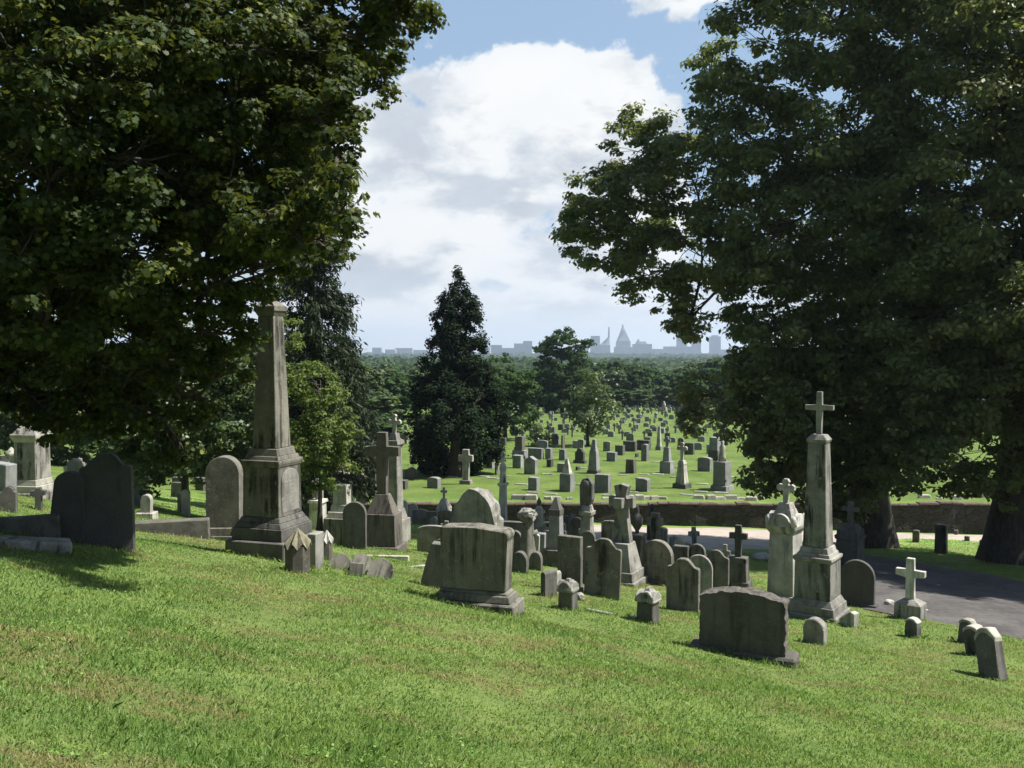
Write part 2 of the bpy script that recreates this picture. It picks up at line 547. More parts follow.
def extrude(bm, outline, t, y=0.0, z=0.0, x=0.0):
    f = [bm.verts.new((x + px, y - t / 2, z + pz)) for px, pz in outline]
    b = [bm.verts.new((x + px, y + t / 2, z + pz)) for px, pz in outline]
    bm.faces.new(f)
    bm.faces.new(b[::-1])
    n = len(f)
    for i in range(n):
        j = (i + 1) % n
        bm.faces.new((f[i], b[i], b[j], f[j]))

def lathe(bm, prof, n=14, x=0.0, y=0.0):
    rings = []
    for r, z in prof:
        rings.append([bm.verts.new((x + r * math.cos(2 * math.pi * i / n), y + r * math.sin(2 * math.pi * i / n), z)) for i in range(n)])
    for a, b in zip(rings[:-1], rings[1:]):
        for i in range(n):
            j = (i + 1) % n
            bm.faces.new((a[i], a[j], b[j], b[i]))
    bm.faces.new(rings[0][::-1])
    bm.faces.new(rings[-1])

def arc(cx, cz, rx, rz, a0, a1, n):
    return [(cx + rx * math.cos(a0 + (a1 - a0) * i / n), cz + rz * math.sin(a0 + (a1 - a0) * i / n)) for i in range(n + 1)]

def outline(kind, w, h, z0=-0.3):
    """tablet outlines, anticlockwise from the foot"""
    a = w / 2
    if kind == 'flat':
        return [(-a, z0), (a, z0), (a, h), (-a, h)]
    if kind == 'seg':
        r = 0.13 * w
        return [(-a, z0), (a, z0)] + arc(0, h - r, a, r, 0.0, math.pi, 12)
    if kind == 'round':
        r = min(a, 0.8 * h)
        return [(-a, z0), (a, z0)] + arc(0, h - r, a, r, 0.0, math.pi, 16)
    if kind == 'gothic':
        r = min(0.75 * w, 0.8 * h)
        pts = [(a * math.cos(t) ** 0.8 if t < 1.55 else 0.0, h - r + r * math.sin(t)) for t in [i * math.pi / 2 / 8 for i in range(9)]]
        return [(-a, z0), (a, z0)] + pts + [(-x, z) for x, z in pts[-2::-1]]
    if kind == 'gable':
        return [(-a, z0), (a, z0), (a, h - 0.28 * w), (0, h), (-a, h - 0.28 * w)]
    if kind == 'shoulder':
        s = 0.62 * a
        zs = h - 0.42 * w
        right = [(a, zs), (a * 0.93, zs + 0.03 * w), (s, zs + 0.035 * w)] + arc(0, h - 0.8 * s, s, 0.8 * s, 0.0, math.pi / 2, 8)
        return [(-a, z0), (a, z0)] + right + [(-x, z) for x, z in right[-2::-1]]
    if kind == 'serp':
        zs = h - 0.34 * w
        right = [(a, zs), (a * 0.97, zs + 0.05 * w), (a * 0.88, zs + 0.075 * w), (a * 0.78, zs + 0.06 * w), (a * 0.68, zs + 0.07 * w), (a * 0.58, zs + 0.13 * w),
                 (a * 0.48, zs + 0.22 * w), (a * 0.36, zs + 0.29 * w), (a * 0.2, zs + 0.33 * w), (0, h)]
        return [(-a, z0), (a, z0)] + right + [(-x, z) for x, z in right[-2::-1]]
    if kind == 'trap':
        return [(-a, z0), (a, z0), (0.80 * a, h), (-0.80 * a, h)]
    if kind == 'traparch':
        return [(-a, z0), (a, z0)] + arc(0, h - 0.32 * w, 0.74 * a, 0.32 * w, 0.0, math.pi, 12)
    if kind == 'lean':
        return [(-a, z0), (a, z0), (a * 0.95, h * 0.75), (a * 0.55, h * 0.98), (-0.1 * a, h), (-a * 0.45, h * 0.55)]
    if kind == 'cross':
        t, q = 0.17 * w, 0.66
        zt = h * q
        return [(-t, z0), (t, z0), (t, zt), (a, zt), (a, zt + 2 * t), (t, zt + 2 * t), (t, h), (-t, h), (-t, zt + 2 * t), (-a, zt + 2 * t), (-a, zt), (-t, zt)]
    raise ValueError(kind)

def tablet_mesh(kind, w, h, t, material, z0=-0.3, bevel=0.012, worn=0.008, seed=0.0, name='tablet'):
    bm = bmesh.new()
    extrude(bm, outline(kind, w, h, z0), t)
    bev(bm, min(bevel, t * 0.2))
    wear(bm, worn, seed)
    return bm_mesh(name, bm, material)

def face_yaw(px, alpha):
    """yaw that turns a stone by alpha (deg) away from facing the viewer's side of the lawn; alpha > 0 shows its sunny flank"""
    return -math.atan((px - CX) / FPX) - R(alpha)

class Mon:
    """a monument: an Empty on the ground, parts given in units of its own scale"""
    def __init__(self, name, label, cat, px, py, alpha=20, group=None, tilt=(0, 0), sink=0.0):
        self.p = at(px, py)
        self.s = self.p.y / FPX
        self.o = empty(name, self.p - Vector((0, 0, sink)), face_yaw(px, alpha), label, cat, group)
        self.o.rotation_euler = (R(tilt[0]), R(tilt[1]), face_yaw(px, alpha))
        self.seed = rnd.random() * 50

    def frus(self, name, m, *segs, b=0.012, parent=None, worn=0.006):
        """stacked frustums (w0,d0,w1,d1,z0,z1) in photo units -> one part"""
        bm = bmesh.new()
        for sg in segs:
            frus(bm, *[q * self.s for q in sg])
        bev(bm, b)
        wear(bm, worn, self.seed)
        return link(name, bm_mesh(name, bm, M[m]), parent or self.o)

    def ext(self, name, m, pts, t, y=0.0, z=0.0, b=0.01, parent=None, x=0.0, worn=0.005):
        bm = bmesh.new()
        extrude(bm, [(a * self.s, c * self.s) for a, c in pts], t * self.s, y * self.s, z * self.s, x * self.s)
        bev(bm, b)
        wear(bm, worn, self.seed)
        return link(name, bm_mesh(name, bm, M[m]), parent or self.o)

    def lathe(self, name, m, prof, n=14, parent=None):
        bm = bmesh.new()
        lathe(bm, [(r * self.s, z * self.s) for r, z in prof], n)
        return link(name, bm_mesh(name, bm, M[m], True), parent or self.o)

def latin(w, h, t, zt):
    a, b = w / 2, t / 2
    return [(-b, 0), (b, 0), (b, zt - b), (a, zt - b), (a, zt + b), (b, zt + b), (b, h), (-b, h), (-b, zt + b), (-a, zt + b), (-a, zt - b), (-b, zt - b)]

def budded(w, h, t, zt):
    """latin cross with widened ends"""
    a, b, e = w / 2, t / 2, t * 0.95
    return [(-b, 0), (b, 0), (b, zt - b), (a - e, zt - b), (a - e * 0.6, zt - e * 0.8), (a, zt - b * 0.8), (a, zt + b * 0.8), (a - e * 0.6, zt + e * 0.8), (a - e, zt + b), (b, zt + b),
            (b, h - e), (e * 0.8, h - e * 0.6), (b * 0.8, h), (-b * 0.8, h), (-e * 0.8, h - e * 0.6), (-b, h - e), (-b, zt + b), (-a + e, zt + b),
            (-a + e * 0.6, zt + e * 0.8), (-a, zt + b * 0.8), (-a, zt - b * 0.8), (-a + e * 0.6, zt - e * 0.8), (-a + e, zt - b), (-b, zt - b)]

def rock_mesh(name, w, d, h, material, seed, amt=0.25, sub=3):
    bm = bmesh.new()
    bmesh.ops.create_icosphere(bm, subdivisions=sub, radius=1.0)
    for vt in bm.verts:
        n = vt.co.normalized()
        k = 1 + amt * mnoise.fractal(n * 1.6 + Vector((seed, 0, 0)), 0.8, 2.0, 4)
        q = n * k
        q = Vector([math.copysign(abs(c) ** 0.72, c) for c in q])
        vt.co = Vector((q.x * w / 2, q.y * d / 2, q.z * h / 2 + h * 0.42))
    return bm_mesh(name, bm, material)

def tube_np(path, radii, n=7):
    """tapered tube along a 3-D path -> verts, quads"""
    vs, fs = [], []
    for i, q in enumerate(path):
        d = (path[min(i + 1, len(path) - 1)] - path[max(i - 1, 0)]).normalized()
        a = d.cross(Vector((0.31, 0.95, 0.05))).normalized()
        b = d.cross(a)
        for k in range(n):
            t = 2 * math.pi * k / n
            vs.append(q + (a * math.cos(t) + b * math.sin(t)) * radii[i])
    for i in range(len(path) - 1):
        for k in range(n):
            j = (k + 1) % n
            fs.append((i * n + k, i * n + j, (i + 1) * n + j, (i + 1) * n + k))
    return vs, fs

# ------------------------------------------------------------------ ground, road, wall
def nonuni(segs):
    out = []
    for a, b, n in segs:
        out.append(np.linspace(a, b, n, endpoint=False))
    return np.concatenate(out + [np.array([segs[-1][1]])])

gx = nonuni([(-5900, -800, 18), (-800, -120, 20), (-120, -34, 24), (-34, 46, 160), (46, 120, 24), (120, 800, 20), (800, 5900, 18)])
gy = np.concatenate([nonuni([(-35, -4, 14), (-4, 47.75, 104)]), [48.0, 48.19, 48.21, 48.4, 48.7], nonuni([(49.2, 80, 50), (80, 260, 90), (260, 900, 48), (900, 8800, 50)])])
GX, GY = np.meshgrid(gx, gy)
GZ = terrain(GX, GY)
nx, ny = len(gx), len(gy)
idx = np.arange(nx * ny).reshape(ny, nx)
quads = np.stack([idx[:-1, :-1], idx[:-1, 1:], idx[1:, 1:], idx[1:, :-1]], -1).reshape(-1, 4)
gme = np_mesh('ground', np.stack([GX, GY, GZ], -1).reshape(-1, 3), quads.ravel(), np.full(len(quads), 4), M['ground'], smooth=True)
tag(link('ground', gme), kind='structure')

def strip(name, centre, widths, material, dz=0.03, sub=1.0):
    """a ribbon laid on the terrain along a centre line"""
    pts = [Vector((*c, 0)) for c in centre]
    # Catmull-Rom resample
    path, wid = [], []
    n = len(pts)
    for i in range(n - 1):
        p0, p1, p2, p3 = pts[max(i - 1, 0)], pts[i], pts[i + 1], pts[min(i + 2, n - 1)]
        k = max(2, int((p2 - p1).length / sub))
        for j in range(k):
            t = j / k
            q = 0.5 * ((2 * p1) + (-p0 + p2) * t + (2 * p0 - 5 * p1 + 4 * p2 - p3) * t * t + (-p0 + 3 * p1 - 3 * p2 + p3) * t ** 3)
            path.append(q)
            wid.append(widths[i] * (1 - t) + widths[i + 1] * t)
    path.append(pts[-1])
    wid.append(widths[-1])
    nc = 14
    vs, fs = [], []
    for i, q in enumerate(path):
        d = (path[min(i + 1, len(path) - 1)] - path[max(i - 1, 0)]).normalized()
        s = Vector((-d.y, d.x, 0))
        for c in range(nc + 1):
            e = 0.12 * mnoise.noise(Vector((i * 0.35, c * 9.1, 3))) if c in (0, nc) else 0
            r = q + s * (wid[i] * (c / nc - 0.5) + e)
            vs.append((r.x, r.y, tz(r.x, r.y) + dz - (0.05 if c in (0, nc) else 0)))
    for i in range(len(path) - 1):
        for c in range(nc):
            a = i * (nc + 1) + c
            fs.append((a, a + 1, a + nc + 2, a + nc + 1))
    me = np_mesh(name, np.array(vs), np.array(fs).ravel(), np.full(len(fs), 4), material, smooth=True)
    return me, [(q.x, q.y, w) for q, w in zip(path, wid)]

me, road1 = strip('road', [(-7, 44.6), (-3.5, 44.4), (0, 43.8), (7, 41.6), (12.5, 42.8), (18, 45.2), (24, 45.8), (40, 45.8), (70, 45.7)], [2.6, 2.8, 6.0, 11.6, 9.2, 4.2, 3.2, 3.0, 3.0], M['road'], 0.03)
tag(link('road', me), kind='structure')
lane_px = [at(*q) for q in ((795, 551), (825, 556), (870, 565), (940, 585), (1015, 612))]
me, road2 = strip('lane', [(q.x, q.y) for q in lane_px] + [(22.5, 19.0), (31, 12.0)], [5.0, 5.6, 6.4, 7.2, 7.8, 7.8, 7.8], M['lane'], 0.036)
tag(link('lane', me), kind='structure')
ROAD = np.array(road1 + road2)

wr = empty('retaining_wall', (10, WALL_Y, 0), 0, 'long low dark rubble retaining wall between the road and the sunlit burial field', 'wall')
bm = bmesh.new()
xs = np.arange(-14, 62.1, 1.0)
prev = None
for x in xs:
    top = tz(x, WALL_Y + 0.6) - 0.03 + 0.03 * math.sin(x * 1.7)
    bot = tz(x, WALL_Y - 0.4) - 0.3
    ring = [bm.verts.new((x - 10, -0.24 + 0.04 * math.sin(x * 2.3), bot)), bm.verts.new((x - 10, -0.20 + 0.03 * math.sin(x * 3.1), top)), bm.verts.new((x - 10, 0.22, top)), bm.verts.new((x - 10, 0.22, bot))]
    if prev:
        for i in range(4):
            bm.faces.new((prev[i], prev[(i + 1) % 4], ring[(i + 1) % 4], ring[i]))
    prev = ring
link('masonry', bm_mesh('masonry', bm, M['rubble']), wr)
bm = bmesh.new()
x = -14.0
while x < 62:
    L = rnd.uniform(0.5, 1.2)
    z = tz(x + L / 2, WALL_Y + 0.6) - 0.03 + 0.03 * math.sin(x * 1.7)
    frus(bm, L - 0.02, 0.56, L - 0.05, 0.50, z - 0.02, z + rnd.uniform(0.05, 0.09), x + L / 2 - 10, 0.02 + rnd.uniform(-0.02, 0.02))
    x += L
bev(bm, 0.012)
link('coping', bm_mesh('coping', bm, M['coping']), wr)


# ------------------------------------------------------------------ near tablets and slabs
def tablet(kind, px, py, w, top, m, label, alpha=20, t=0.14, tilt=(0, 0), base=(), group=None, cat='headstone', name='headstone'):
    """one upright stone; base = ((extra width px, extra depth px, height px), ...) from the ground up"""
    q = at(px, py)
    s = q.y / FPX
    ca, sa = math.cos(R(alpha)), math.sin(R(alpha))
    W_ = max(0.12, (w * s - t * sa) / ca)
    H = (py - top) * s
    seed = rnd.random() * 40
    if not base:
        o = link(name, tablet_mesh(kind, W_, H, t, M[m], seed=seed, name=name), None, q)
        o.rotation_euler = (R(tilt[0]), R(tilt[1]), face_yaw(px, alpha))
        return tag(o, label, cat, group)
    r = empty(name, q, face_yaw(px, alpha), label, cat, group)
    r.rotation_euler = (R(tilt[0]), R(tilt[1]), face_yaw(px, alpha))
    z = 0.0
    bh = sum(b[2] for b in base) * s
    # widths of the steps widen downwards; the tablet has width w minus nothing
    for i, (ew, ed, hh) in enumerate(base):
        bm = bmesh.new()
        z1 = z + hh * s
        frus(bm, W_ + ew * s, t + ed * s, W_ + ew * s - 0.02, t + ed * s - 0.02, z if i else -0.35, z1)
        bev(bm, 0.015)
        wear(bm, 0.01, seed + i)
        link('base', bm_mesh('base', bm, M[m]), r)
        z = z1
    link('tablet', tablet_mesh(kind, W_, H - bh, t, M[m], z0=-0.01, seed=seed), r, (0, 0, bh))
    return r

T = tablet
# the slope on the far side of the obelisk
T('traparch', 67, 542, 38, 470, 'black', 'tapering round topped black slab leaning beside the tall scroll topped black stone', 14, 0.16, (3, 4))
T('serp', 109, 548, 50, 452, 'black', 'tall black scroll topped slab on the grass crest beside a leaning stone', 12, 0.17, (0, -1))
T('round', 225, 540, 36, 455, 'olive', 'big round topped stone on stepped base just behind the obelisk', 16, 0.34, base=((14, 10, 6), (7, 5, 8)))
T('round', 306, 520, 16, 472, 'marble', 'white edged narrow arch peeping out behind the obelisk pedestal', 35, 0.2)
T('round', 355, 549, 24, 501, 'dark', 'dark arched slab with pale rim in front of the plain cross', 18, 0.14)
T('seg', 433, 553, 32, 525, 'grey', 'low pale grey slab with gently curved top on grass by the cross', 12, 0.2)
T('lean', 432, 587, 32, 541, 'dark', 'dark wedge shaped stone tilting beside the large double based headstone', 10, 0.25, (0, 3))
T('flat', 570, 590, 26, 535, 'olive', 'square topped grey slab streaked with black beside the scroll topped pair', 24, 0.16, base=((6, 6, 5),))
T('shoulder', 588, 584, 24, 530, 'dark', 'dark shouldered slab half hidden behind the leaning scroll topped slab', 20, 0.13)
T('serp', 602, 597, 37, 537, 'olive', 'scroll topped slab leaning slightly, streaked olive and black', 12, 0.12, (0, 2))
T('round', 657, 584, 34, 539, 'olive', 'wide arched slab with bright sunlit edge on a long plinth', 24, 0.2, base=((10, 6, 4),))
T('serp', 683, 611, 34, 557, 'olive', 'squat mossy scroll topped slab behind the rough black block', 16, 0.15)
T('round', 699, 600, 27, 554, 'grey', 'thin pale rimmed arch behind the mossy scroll topped slab', 14, 0.1)
T('serp', 716, 595, 26, 549, 'olive', 'slim olive scroll topped slab next to the small stone cross', 18, 0.1)
T('round', 697, 588, 17, 543, 'dark', 'small dark arched slab set behind the thin pale rimmed arch', 15, 0.14)
T('flat', 681, 580, 16, 545, 'dark', 'dark square stone with a broken finial behind the wide arched slab', 15, 0.2)
T('round', 857, 606, 34, 559, 'black', 'black polished arch standing behind the cross topped obelisk', 12, 0.16, base=((6, 6, 4),))
T('gothic', 520, 573, 17, 551, 'dark', 'small dark pointed stone beside the big double based headstone', 16, 0.22)
T('gothic', 536, 570, 14, 551, 'dark', 'small dark pointed stone below the draped stump monument', 16, 0.22)
T('round', 515, 562, 14, 530, 'dark', 'blackened little arch half behind the big double based headstone', 14, 0.16)
T('flat', 513, 552, 32, 521, 'dark', 'wide flat topped dark green slab behind the draped stump monument', 14, 0.2)
T('round', 526, 545, 12, 509, 'olive', 'small arched stone against the wall beside the white statue column', 12, 0.2)
T('round', 462, 553, 26, 518, 'pale', 'pale ring shaped arch rising just above the large headstone', 12, 0.12)
T('seg', 445, 536, 15, 510, 'brown', 'brown low curved stone by the rough arched boulder', 12, 0.2)
T('seg', 420, 524, 16, 509, 'grey', 'low grey curved stone amid the crowded plot behind the pale slab', 12, 0.2)
T('flat', 432, 530, 10, 511, 'olive', 'small square stone between two low curved stones', 12, 0.2)
T('round', 404, 530, 8, 500, 'marble', 'slim pale arch next to the plain cross pedestal', 20, 0.15)
T('round', 413, 522, 10, 503, 'pale', 'small round topped pale stone against the wall', 16, 0.16)
T('round', 612, 540, 13, 520, 'dark', 'rounded dark stone by the road beside the flared cross', 16, 0.2)
T('seg', 610, 556, 18, 520, 'olive', 'olive slab with curved top behind the shaft of the flared cross', 16, 0.2)
T('round', 577, 552, 17, 517, 'black', 'black round topped stone beneath the draped urn column', 16, 0.18)
T('flat', 563, 545, 12, 515, 'brown', 'brown square slab beside the pale obelisk finial', 16, 0.18)
T('flat', 737, 586, 22, 557, 'dark', 'dark square block stone at the foot of the black cross', 14, 0.3)
T('round', 186, 516, 9, 489, 'pale', 'pale curled top stone by the shrubs beyond the crest', 20, 0.16)
T('flat', 181, 512, 7, 493, 'pale', 'pale small square stone under the shrubs', 20, 0.2)
T('round', 147, 518, 12, 494, 'pale', 'whitish round topped stone on a low block beyond the crest', 22, 0.2, base=((8, 8, 6),))
T('flat', 138, 505, 12, 474, 'grey', 'grey square slab partly behind the tall scroll topped black stone', 20, 0.2)
T('cross', 147, 500, 12, 470, 'grey', 'small grey cross in the shade under the hanging branches', 20, 0.16, name='grave_cross', cat='grave cross')
T('gable', 75, 492, 14, 458, 'pale', 'pale pointed stone seen over the leaning black slab', 26, 0.3)
T('seg', 90, 480, 12, 463, 'marble', 'whitish low stone in the shrubs behind the black slabs', 20, 0.25)
T('shoulder', 9, 512, 16, 486, 'dark', 'dark shouldered stone by the plot kerb on the grass', 10, 0.2)
T('cross', 39, 510, 15, 487, 'black', 'squat black cross silhouetted before the pale stepped monument', 10, 0.2, name='grave_cross', cat='grave cross')
T('flat', 5, 480, 12, 455, 'grey', 'grey square slab beside the urn topped pillar', 20, 0.25)
T('round', 236, 500, 8, 470, 'grey', 'grey arch in the gap between round topped stone and obelisk', 20, 0.2)
T('flat', 318, 524, 12, 480, 'grey', 'grey square pier in the shade right behind the obelisk', 20, 0.4)
T('gable', 362, 508, 12, 473, 'brown', 'brown pointed stone half hidden by the sunlit shrub', 24, 0.3)
T('flat', 372, 496, 9, 470, 'dark', 'dark narrow slab below the sunlit shrub', 20, 0.2)
# small stones in the front grass
for (px, py, w, top, lb, tl) in ((966, 643, 17, 618, 'smallest of three pale topped small stones in a row', (-3, 3)),
                                (976, 655, 20, 624, 'middle one of three pale topped small stones in a row', (2, -4)),
                                (994, 679, 26, 628, 'tallest of three pale topped small stones, leaning backward', (-8, -15))):
    r = Mon('small_headstone', lb, 'headstone', px, py, 30, 'row of three small pale topped stones near the lane', tl)
    h = py - top
    r.ext('stone', 'dark', outline('round', w * .80, h * .93, -6), w * .55, b=0.02, worn=0.035)
    r.ext('cap', 'pale', [(-w * .40, h * .70), (-w * .2, h * .88), (0, h * .92), (w * .2, h * .88), (w * .40, h * .70), (w * .43, h * .80), (w * .22, h * .98), (0, h * 1.0), (-w * .22, h * .97), (-w * .43, h * .82)], w * .57, b=0.012, worn=0.035)  # pale cap: the sunlit top, with some lichen, put into the colour
r = Mon('small_headstone', 'little dark round stone with pale cap in front of the white block cross', 'headstone', 913, 637, 28)
r.ext('stone', 'dark', outline('round', 13, 18, -6), 9, b=0.015, worn=0.015)
r.ext('cap', 'pale', [(-6.3, 14), (-3, 17), (0, 17.6), (3, 17), (6.3, 14), (6.9, 16), (3, 19), (0, 19.3), (-3, 19), (-6.9, 16)], 9.4, b=0.006, worn=0.02)
r = Mon('small_headstone', 'small round topped stone with a carved cross beside the obelisk foot', 'headstone', 815, 644, 20)
r.ext('stone', 'grey', outline('round', 21, 27, -6), 11, b=0.02, worn=0.012)
r.ext('carved_cross', 'carve', [(a, b + 3) for a, b in budded(13, 17, 3, 11)], 1.2, y=-5.6, b=0.004, worn=0.0)
# stones with a roof cap
for (px, py, w, top, lb) in ((568, 610, 22, 578, 'small stone with crumbled roof shaped cap in grass before the leaning slab'),
                            (648, 622, 26, 587, 'small stone with crumbled roof shaped cap in grass below the arched slabs')):
    r = Mon('capped_stone', lb, 'headstone', px, py, 26, 'small stones with crumbled roof caps')
    h = py - top
    r.frus('stone', 'dark', (w * .74, w * .6, w * .70, w * .58, -8, h * .60), b=0.015, worn=0.03)
    bm = bmesh.new()
    s = r.s
    frus(bm, w * .80 * s, w * .66 * s, w * .86 * s, w * .72 * s, h * .60 * s, h * .70 * s)
    for q in (0, 1):
        pts = [(-w * .42, h * .66), (w * .42, h * .66), (w * .36, h * .80), (w * .12, h * .93), (-w * .12, h * .93), (-w * .36, h * .80)]
        n0 = len(bm.verts)
        extrude(bm, [(a_ * s, b_ * s) for a_, b_ in pts], w * (.70 if q == 0 else .80) * s)
        bm.verts.ensure_lookup_table()
        if q: bmesh.ops.rotate(bm, verts=bm.verts[n0:], matrix=Matrix.Rotation(math.pi / 2, 3, 'Z'))
    frus(bm, w * .34 * s, w * .34 * s, w * .2 * s, w * .2 * s, h * .9 * s, h * s)
    bev(bm, 0.012)
    wear(bm, 0.03, r.seed, 6)
    link('cap', bm_mesh('cap', bm, M['grey']), r.o)
for (px, py, w, L, lb, a) in ((600, 613, 18, 30, 'pale kerb fragment lying in the grass between the roof capped stones', 24), (640, 620, 16, 22, 'short pale kerb fragment at the foot of a roof capped stone', 20),
                         (765, 652, 14, 26, 'thin pale kerb strip in grass beside the rough black block', 30)):
    r = Mon('kerb_fragment', lb, 'kerb', px, py, a)
    r.frus('stone', 'pale', (L, 5, L - 1, 4.4, -4, 2.2), b=0.01, worn=0.02)
r = T('round', 549, 596, 12, 570, 'dark', 'small dark round stone leaning by pale broken pieces', 40, 0.4)
T('round', 555, 592, 12, 571, 'pale', 'small pale round stone right behind a dark round one', 40, 0.3)
for (px, py, w, h, lb) in ((580, 600, 10, 8, 'pale broken block at the foot of the streaked square slab'), (889, 606, 9, 7, 'whitish rough rock by the white block cross'),
                           (926, 613, 5, 4, 'small grassy white rock next to the block cross pedestal'), (762, 560, 18, 8, 'pale tumbled stones in shade before the white shrine'),
                           (150, 530, 22, 10, 'broken grey block on the low wall under the branches'), (538, 562, 16, 7, 'pale fallen slab lying in the grass by the stump monument')):
    q = at(px, py)
    s = q.y / FPX
    o = link('fallen_stone', rock_mesh('fallen_stone', w * s, w * s * .8, h * s, M['pale'], rnd.random() * 30), None, q)
    o.rotation_euler = (0, 0, rnd.random() * 3)
    tag(o, lb, 'fallen stone')
# fragments around the little posts
for k, (px, py, w, top, lb, tl) in enumerate(((340, 569, 24, 553, 'grey slab fragment sunk aslant behind the pointed posts', (-38, -10)), (358, 574, 20, 550, 'tipped round disc stone with pale upper face near the pointed posts', (-50, 8)),
                              (356, 576, 15, 563, 'stub of pale stone under the tipped disc', (-12, 4)), (379, 578, 26, 558, 'rounded grey slab leaning back in the grass by the disc', (-30, 12)))):
    T('round' if k != 2 else 'flat', px, py, w, top, 'olive', lb, 12, 0.09, tl, name='broken_slab', cat='broken slab')
for (px, py, w, label) in ((388, 558, 44, 'long pale kerb before the plain cross'), (418, 568, 34, 'pale kerb running off through grass from the plain cross')):
    r = Mon('kerb_fragment', label, 'kerb', px, py, -12 if px > 400 else 14)
    r.frus('stone', 'pale', (w, 5, w - 1, 4.5, -5, 2.5), b=0.012, worn=0.015)
# plot kerbs at the far end of the crest
r = Mon('plot_kerb', 'low dark kerb wall edging the raised plot by the black slabs', 'kerb', 14, 534, 8)
r.frus('stone', 'kerb', (84, 14, 83, 13, -12, 17), b=0.02, worn=0.02)
r = Mon('ledger_slab', 'long grey ledger slab tilted in the shade by the black slabs', 'ledger', 30, 549, -2, tilt=(0, 9))
r.frus('stone', 'grey', (74, 26, 73, 25, -8, 10), b=0.02, worn=0.02)
r = Mon('plot_kerb', 'low dark wall with scattered blocks under the shrubs beyond the crest', 'kerb', 170, 534, 6)
r.frus('stone', 'kerb', (76, 16, 75, 15, -14, 14), b=0.02, worn=0.02)

# two pointed posts and the block between them
for (px, py, w, top, capm, lb) in ((298, 573, 26, 527, 'moss', 'squat post with yellow lichened pointed cap before the obelisk'), (327, 560, 13, 529, 'marble', 'squat post with whitish pointed cap beside a grey block')):
    r = Mon('pointed_post', lb, 'grave post', px, py, 24, 'pair of squat pointed posts before the obelisk')
    h = py - top
    n = 8
    bm = bmesh.new()
    s = r.s
    lathe(bm, [(w * .5 * s, -10 * s), (w * .5 * s, h * .62 * s)], n)
    wear(bm, 0.012, r.seed, 5)
    link('post', bm_mesh('post', bm, M['brown']), r.o)
    bm = bmesh.new()
    N_ = 16
    rim = [bm.verts.new((w * .53 * s * math.cos(2 * math.pi * i / N_), w * .53 * s * math.sin(2 * math.pi * i / N_), (h * (.56 if i % 2 else .70)) * s)) for i in range(N_)]
    ap = bm.verts.new((0, 0, h * s))
    low_ = bm.verts.new((0, 0, h * .5 * s))
    for i in range(N_):
        bm.faces.new((rim[i], rim[(i + 1) % N_], ap))
        bm.faces.new((rim[(i + 1) % N_], rim[i], low_))
    link('cap', bm_mesh('cap', bm, M[capm]), r.o)
T('flat', 316, 568, 16, 532, 'grey', 'plain grey block between the two pointed posts', 30, 0.3)

# ------------------------------------------------------------------ large block stones
r = Mon('block_headstone', 'large oblong headstone with rounded shoulders on a two step base', 'headstone', 477, 607, 19)
r.frus('lower_base', 'olive', (90, 42, 89, 41, -16, 9), b=0.02, worn=0.012)
r.frus('base', 'olive', (80, 33, 76, 29, 9, 17), (74, 27, 68, 23, 17, 20), b=0.02, worn=0.012)
o_ = [(-33.5, 20), (33.5, 20), (34, 70), (36.5, 74), (36.5, 78)] + [(33, 81), (0, 83), (-34, 82), (-36.5, 79), (-36.5, 74), (-34, 70)]
r.ext('die', 'olive', o_, 22, b=0.02, worn=0.014)
r = Mon('block_headstone', 'large rough topped black block on a broad plinth in the front grass', 'headstone', 743, 656, 10)
r.frus('base', 'rough', (108, 34, 105, 31, -14, 8), b=0.03, worn=0.03)
bm = bmesh.new()
s = r.s
nxs, nzs = 40, 26
top_z = lambda u: (60 + 7.5 * (1 - (2 * u - 1) ** 2)) * s
vv = {}
for side, ys in (('f', -11), ('b', 11)):
    for i in range(nxs + 1):
        for j in range(nzs + 1):
            u_, v_ = i / nxs, j / nzs
            x_ = (u_ - .5) * 84 * s
            z_ = 8 * s + v_ * (top_z(u_) - 8 * s)
            edge = (i in (0, nxs)) or j == nzs
            q_ = Vector((x_ * 9, ys, z_ * 9))
            dd = (0.014 if not edge else 0.022) * mnoise.fractal(q_, 0.7, 2.0, 4)
            vv[side, i, j] = bm.verts.new((x_ + (dd if i in (0, nxs) else 0), ys * s + dd * .6, z_ + (dd if j == nzs else 0)))
for side in 'fb':
    for i in range(nxs):
        for j in range(nzs):
            bm.faces.new((vv[side, i, j], vv[side, i + 1, j], vv[side, i + 1, j + 1], vv[side, i, j + 1]))
K = 6
def bridge(chain_f, chain_b):
    rows = [chain_f]
    for k in range(1, K):
        row = []
        for a_, b_ in zip(chain_f, chain_b):
            c_ = a_.co.lerp(b_.co, k / K)
            c_ += Vector((0, 0, 1)) * 0.022 * mnoise.fractal(c_ * 11, 0.7, 2.0, 4)
            row.append(bm.verts.new(c_))
        rows.append(row)
    rows.append(chain_b)
    for r0, r1 in zip(rows[:-1], rows[1:]):
        for i in range(len(r0) - 1):
            bm.faces.new((r0[i], r0[i + 1], r1[i + 1], r1[i]))
ch = lambda sd_: [vv[sd_, 0, j] for j in range(nzs + 1)] + [vv[sd_, i, nzs] for i in range(1, nxs + 1)] + [vv[sd_, nxs, j] for j in range(nzs - 1, -1, -1)]
bridge(ch('f'), ch('b'))
link('die', bm_mesh('die', bm, M['rough']), r.o)
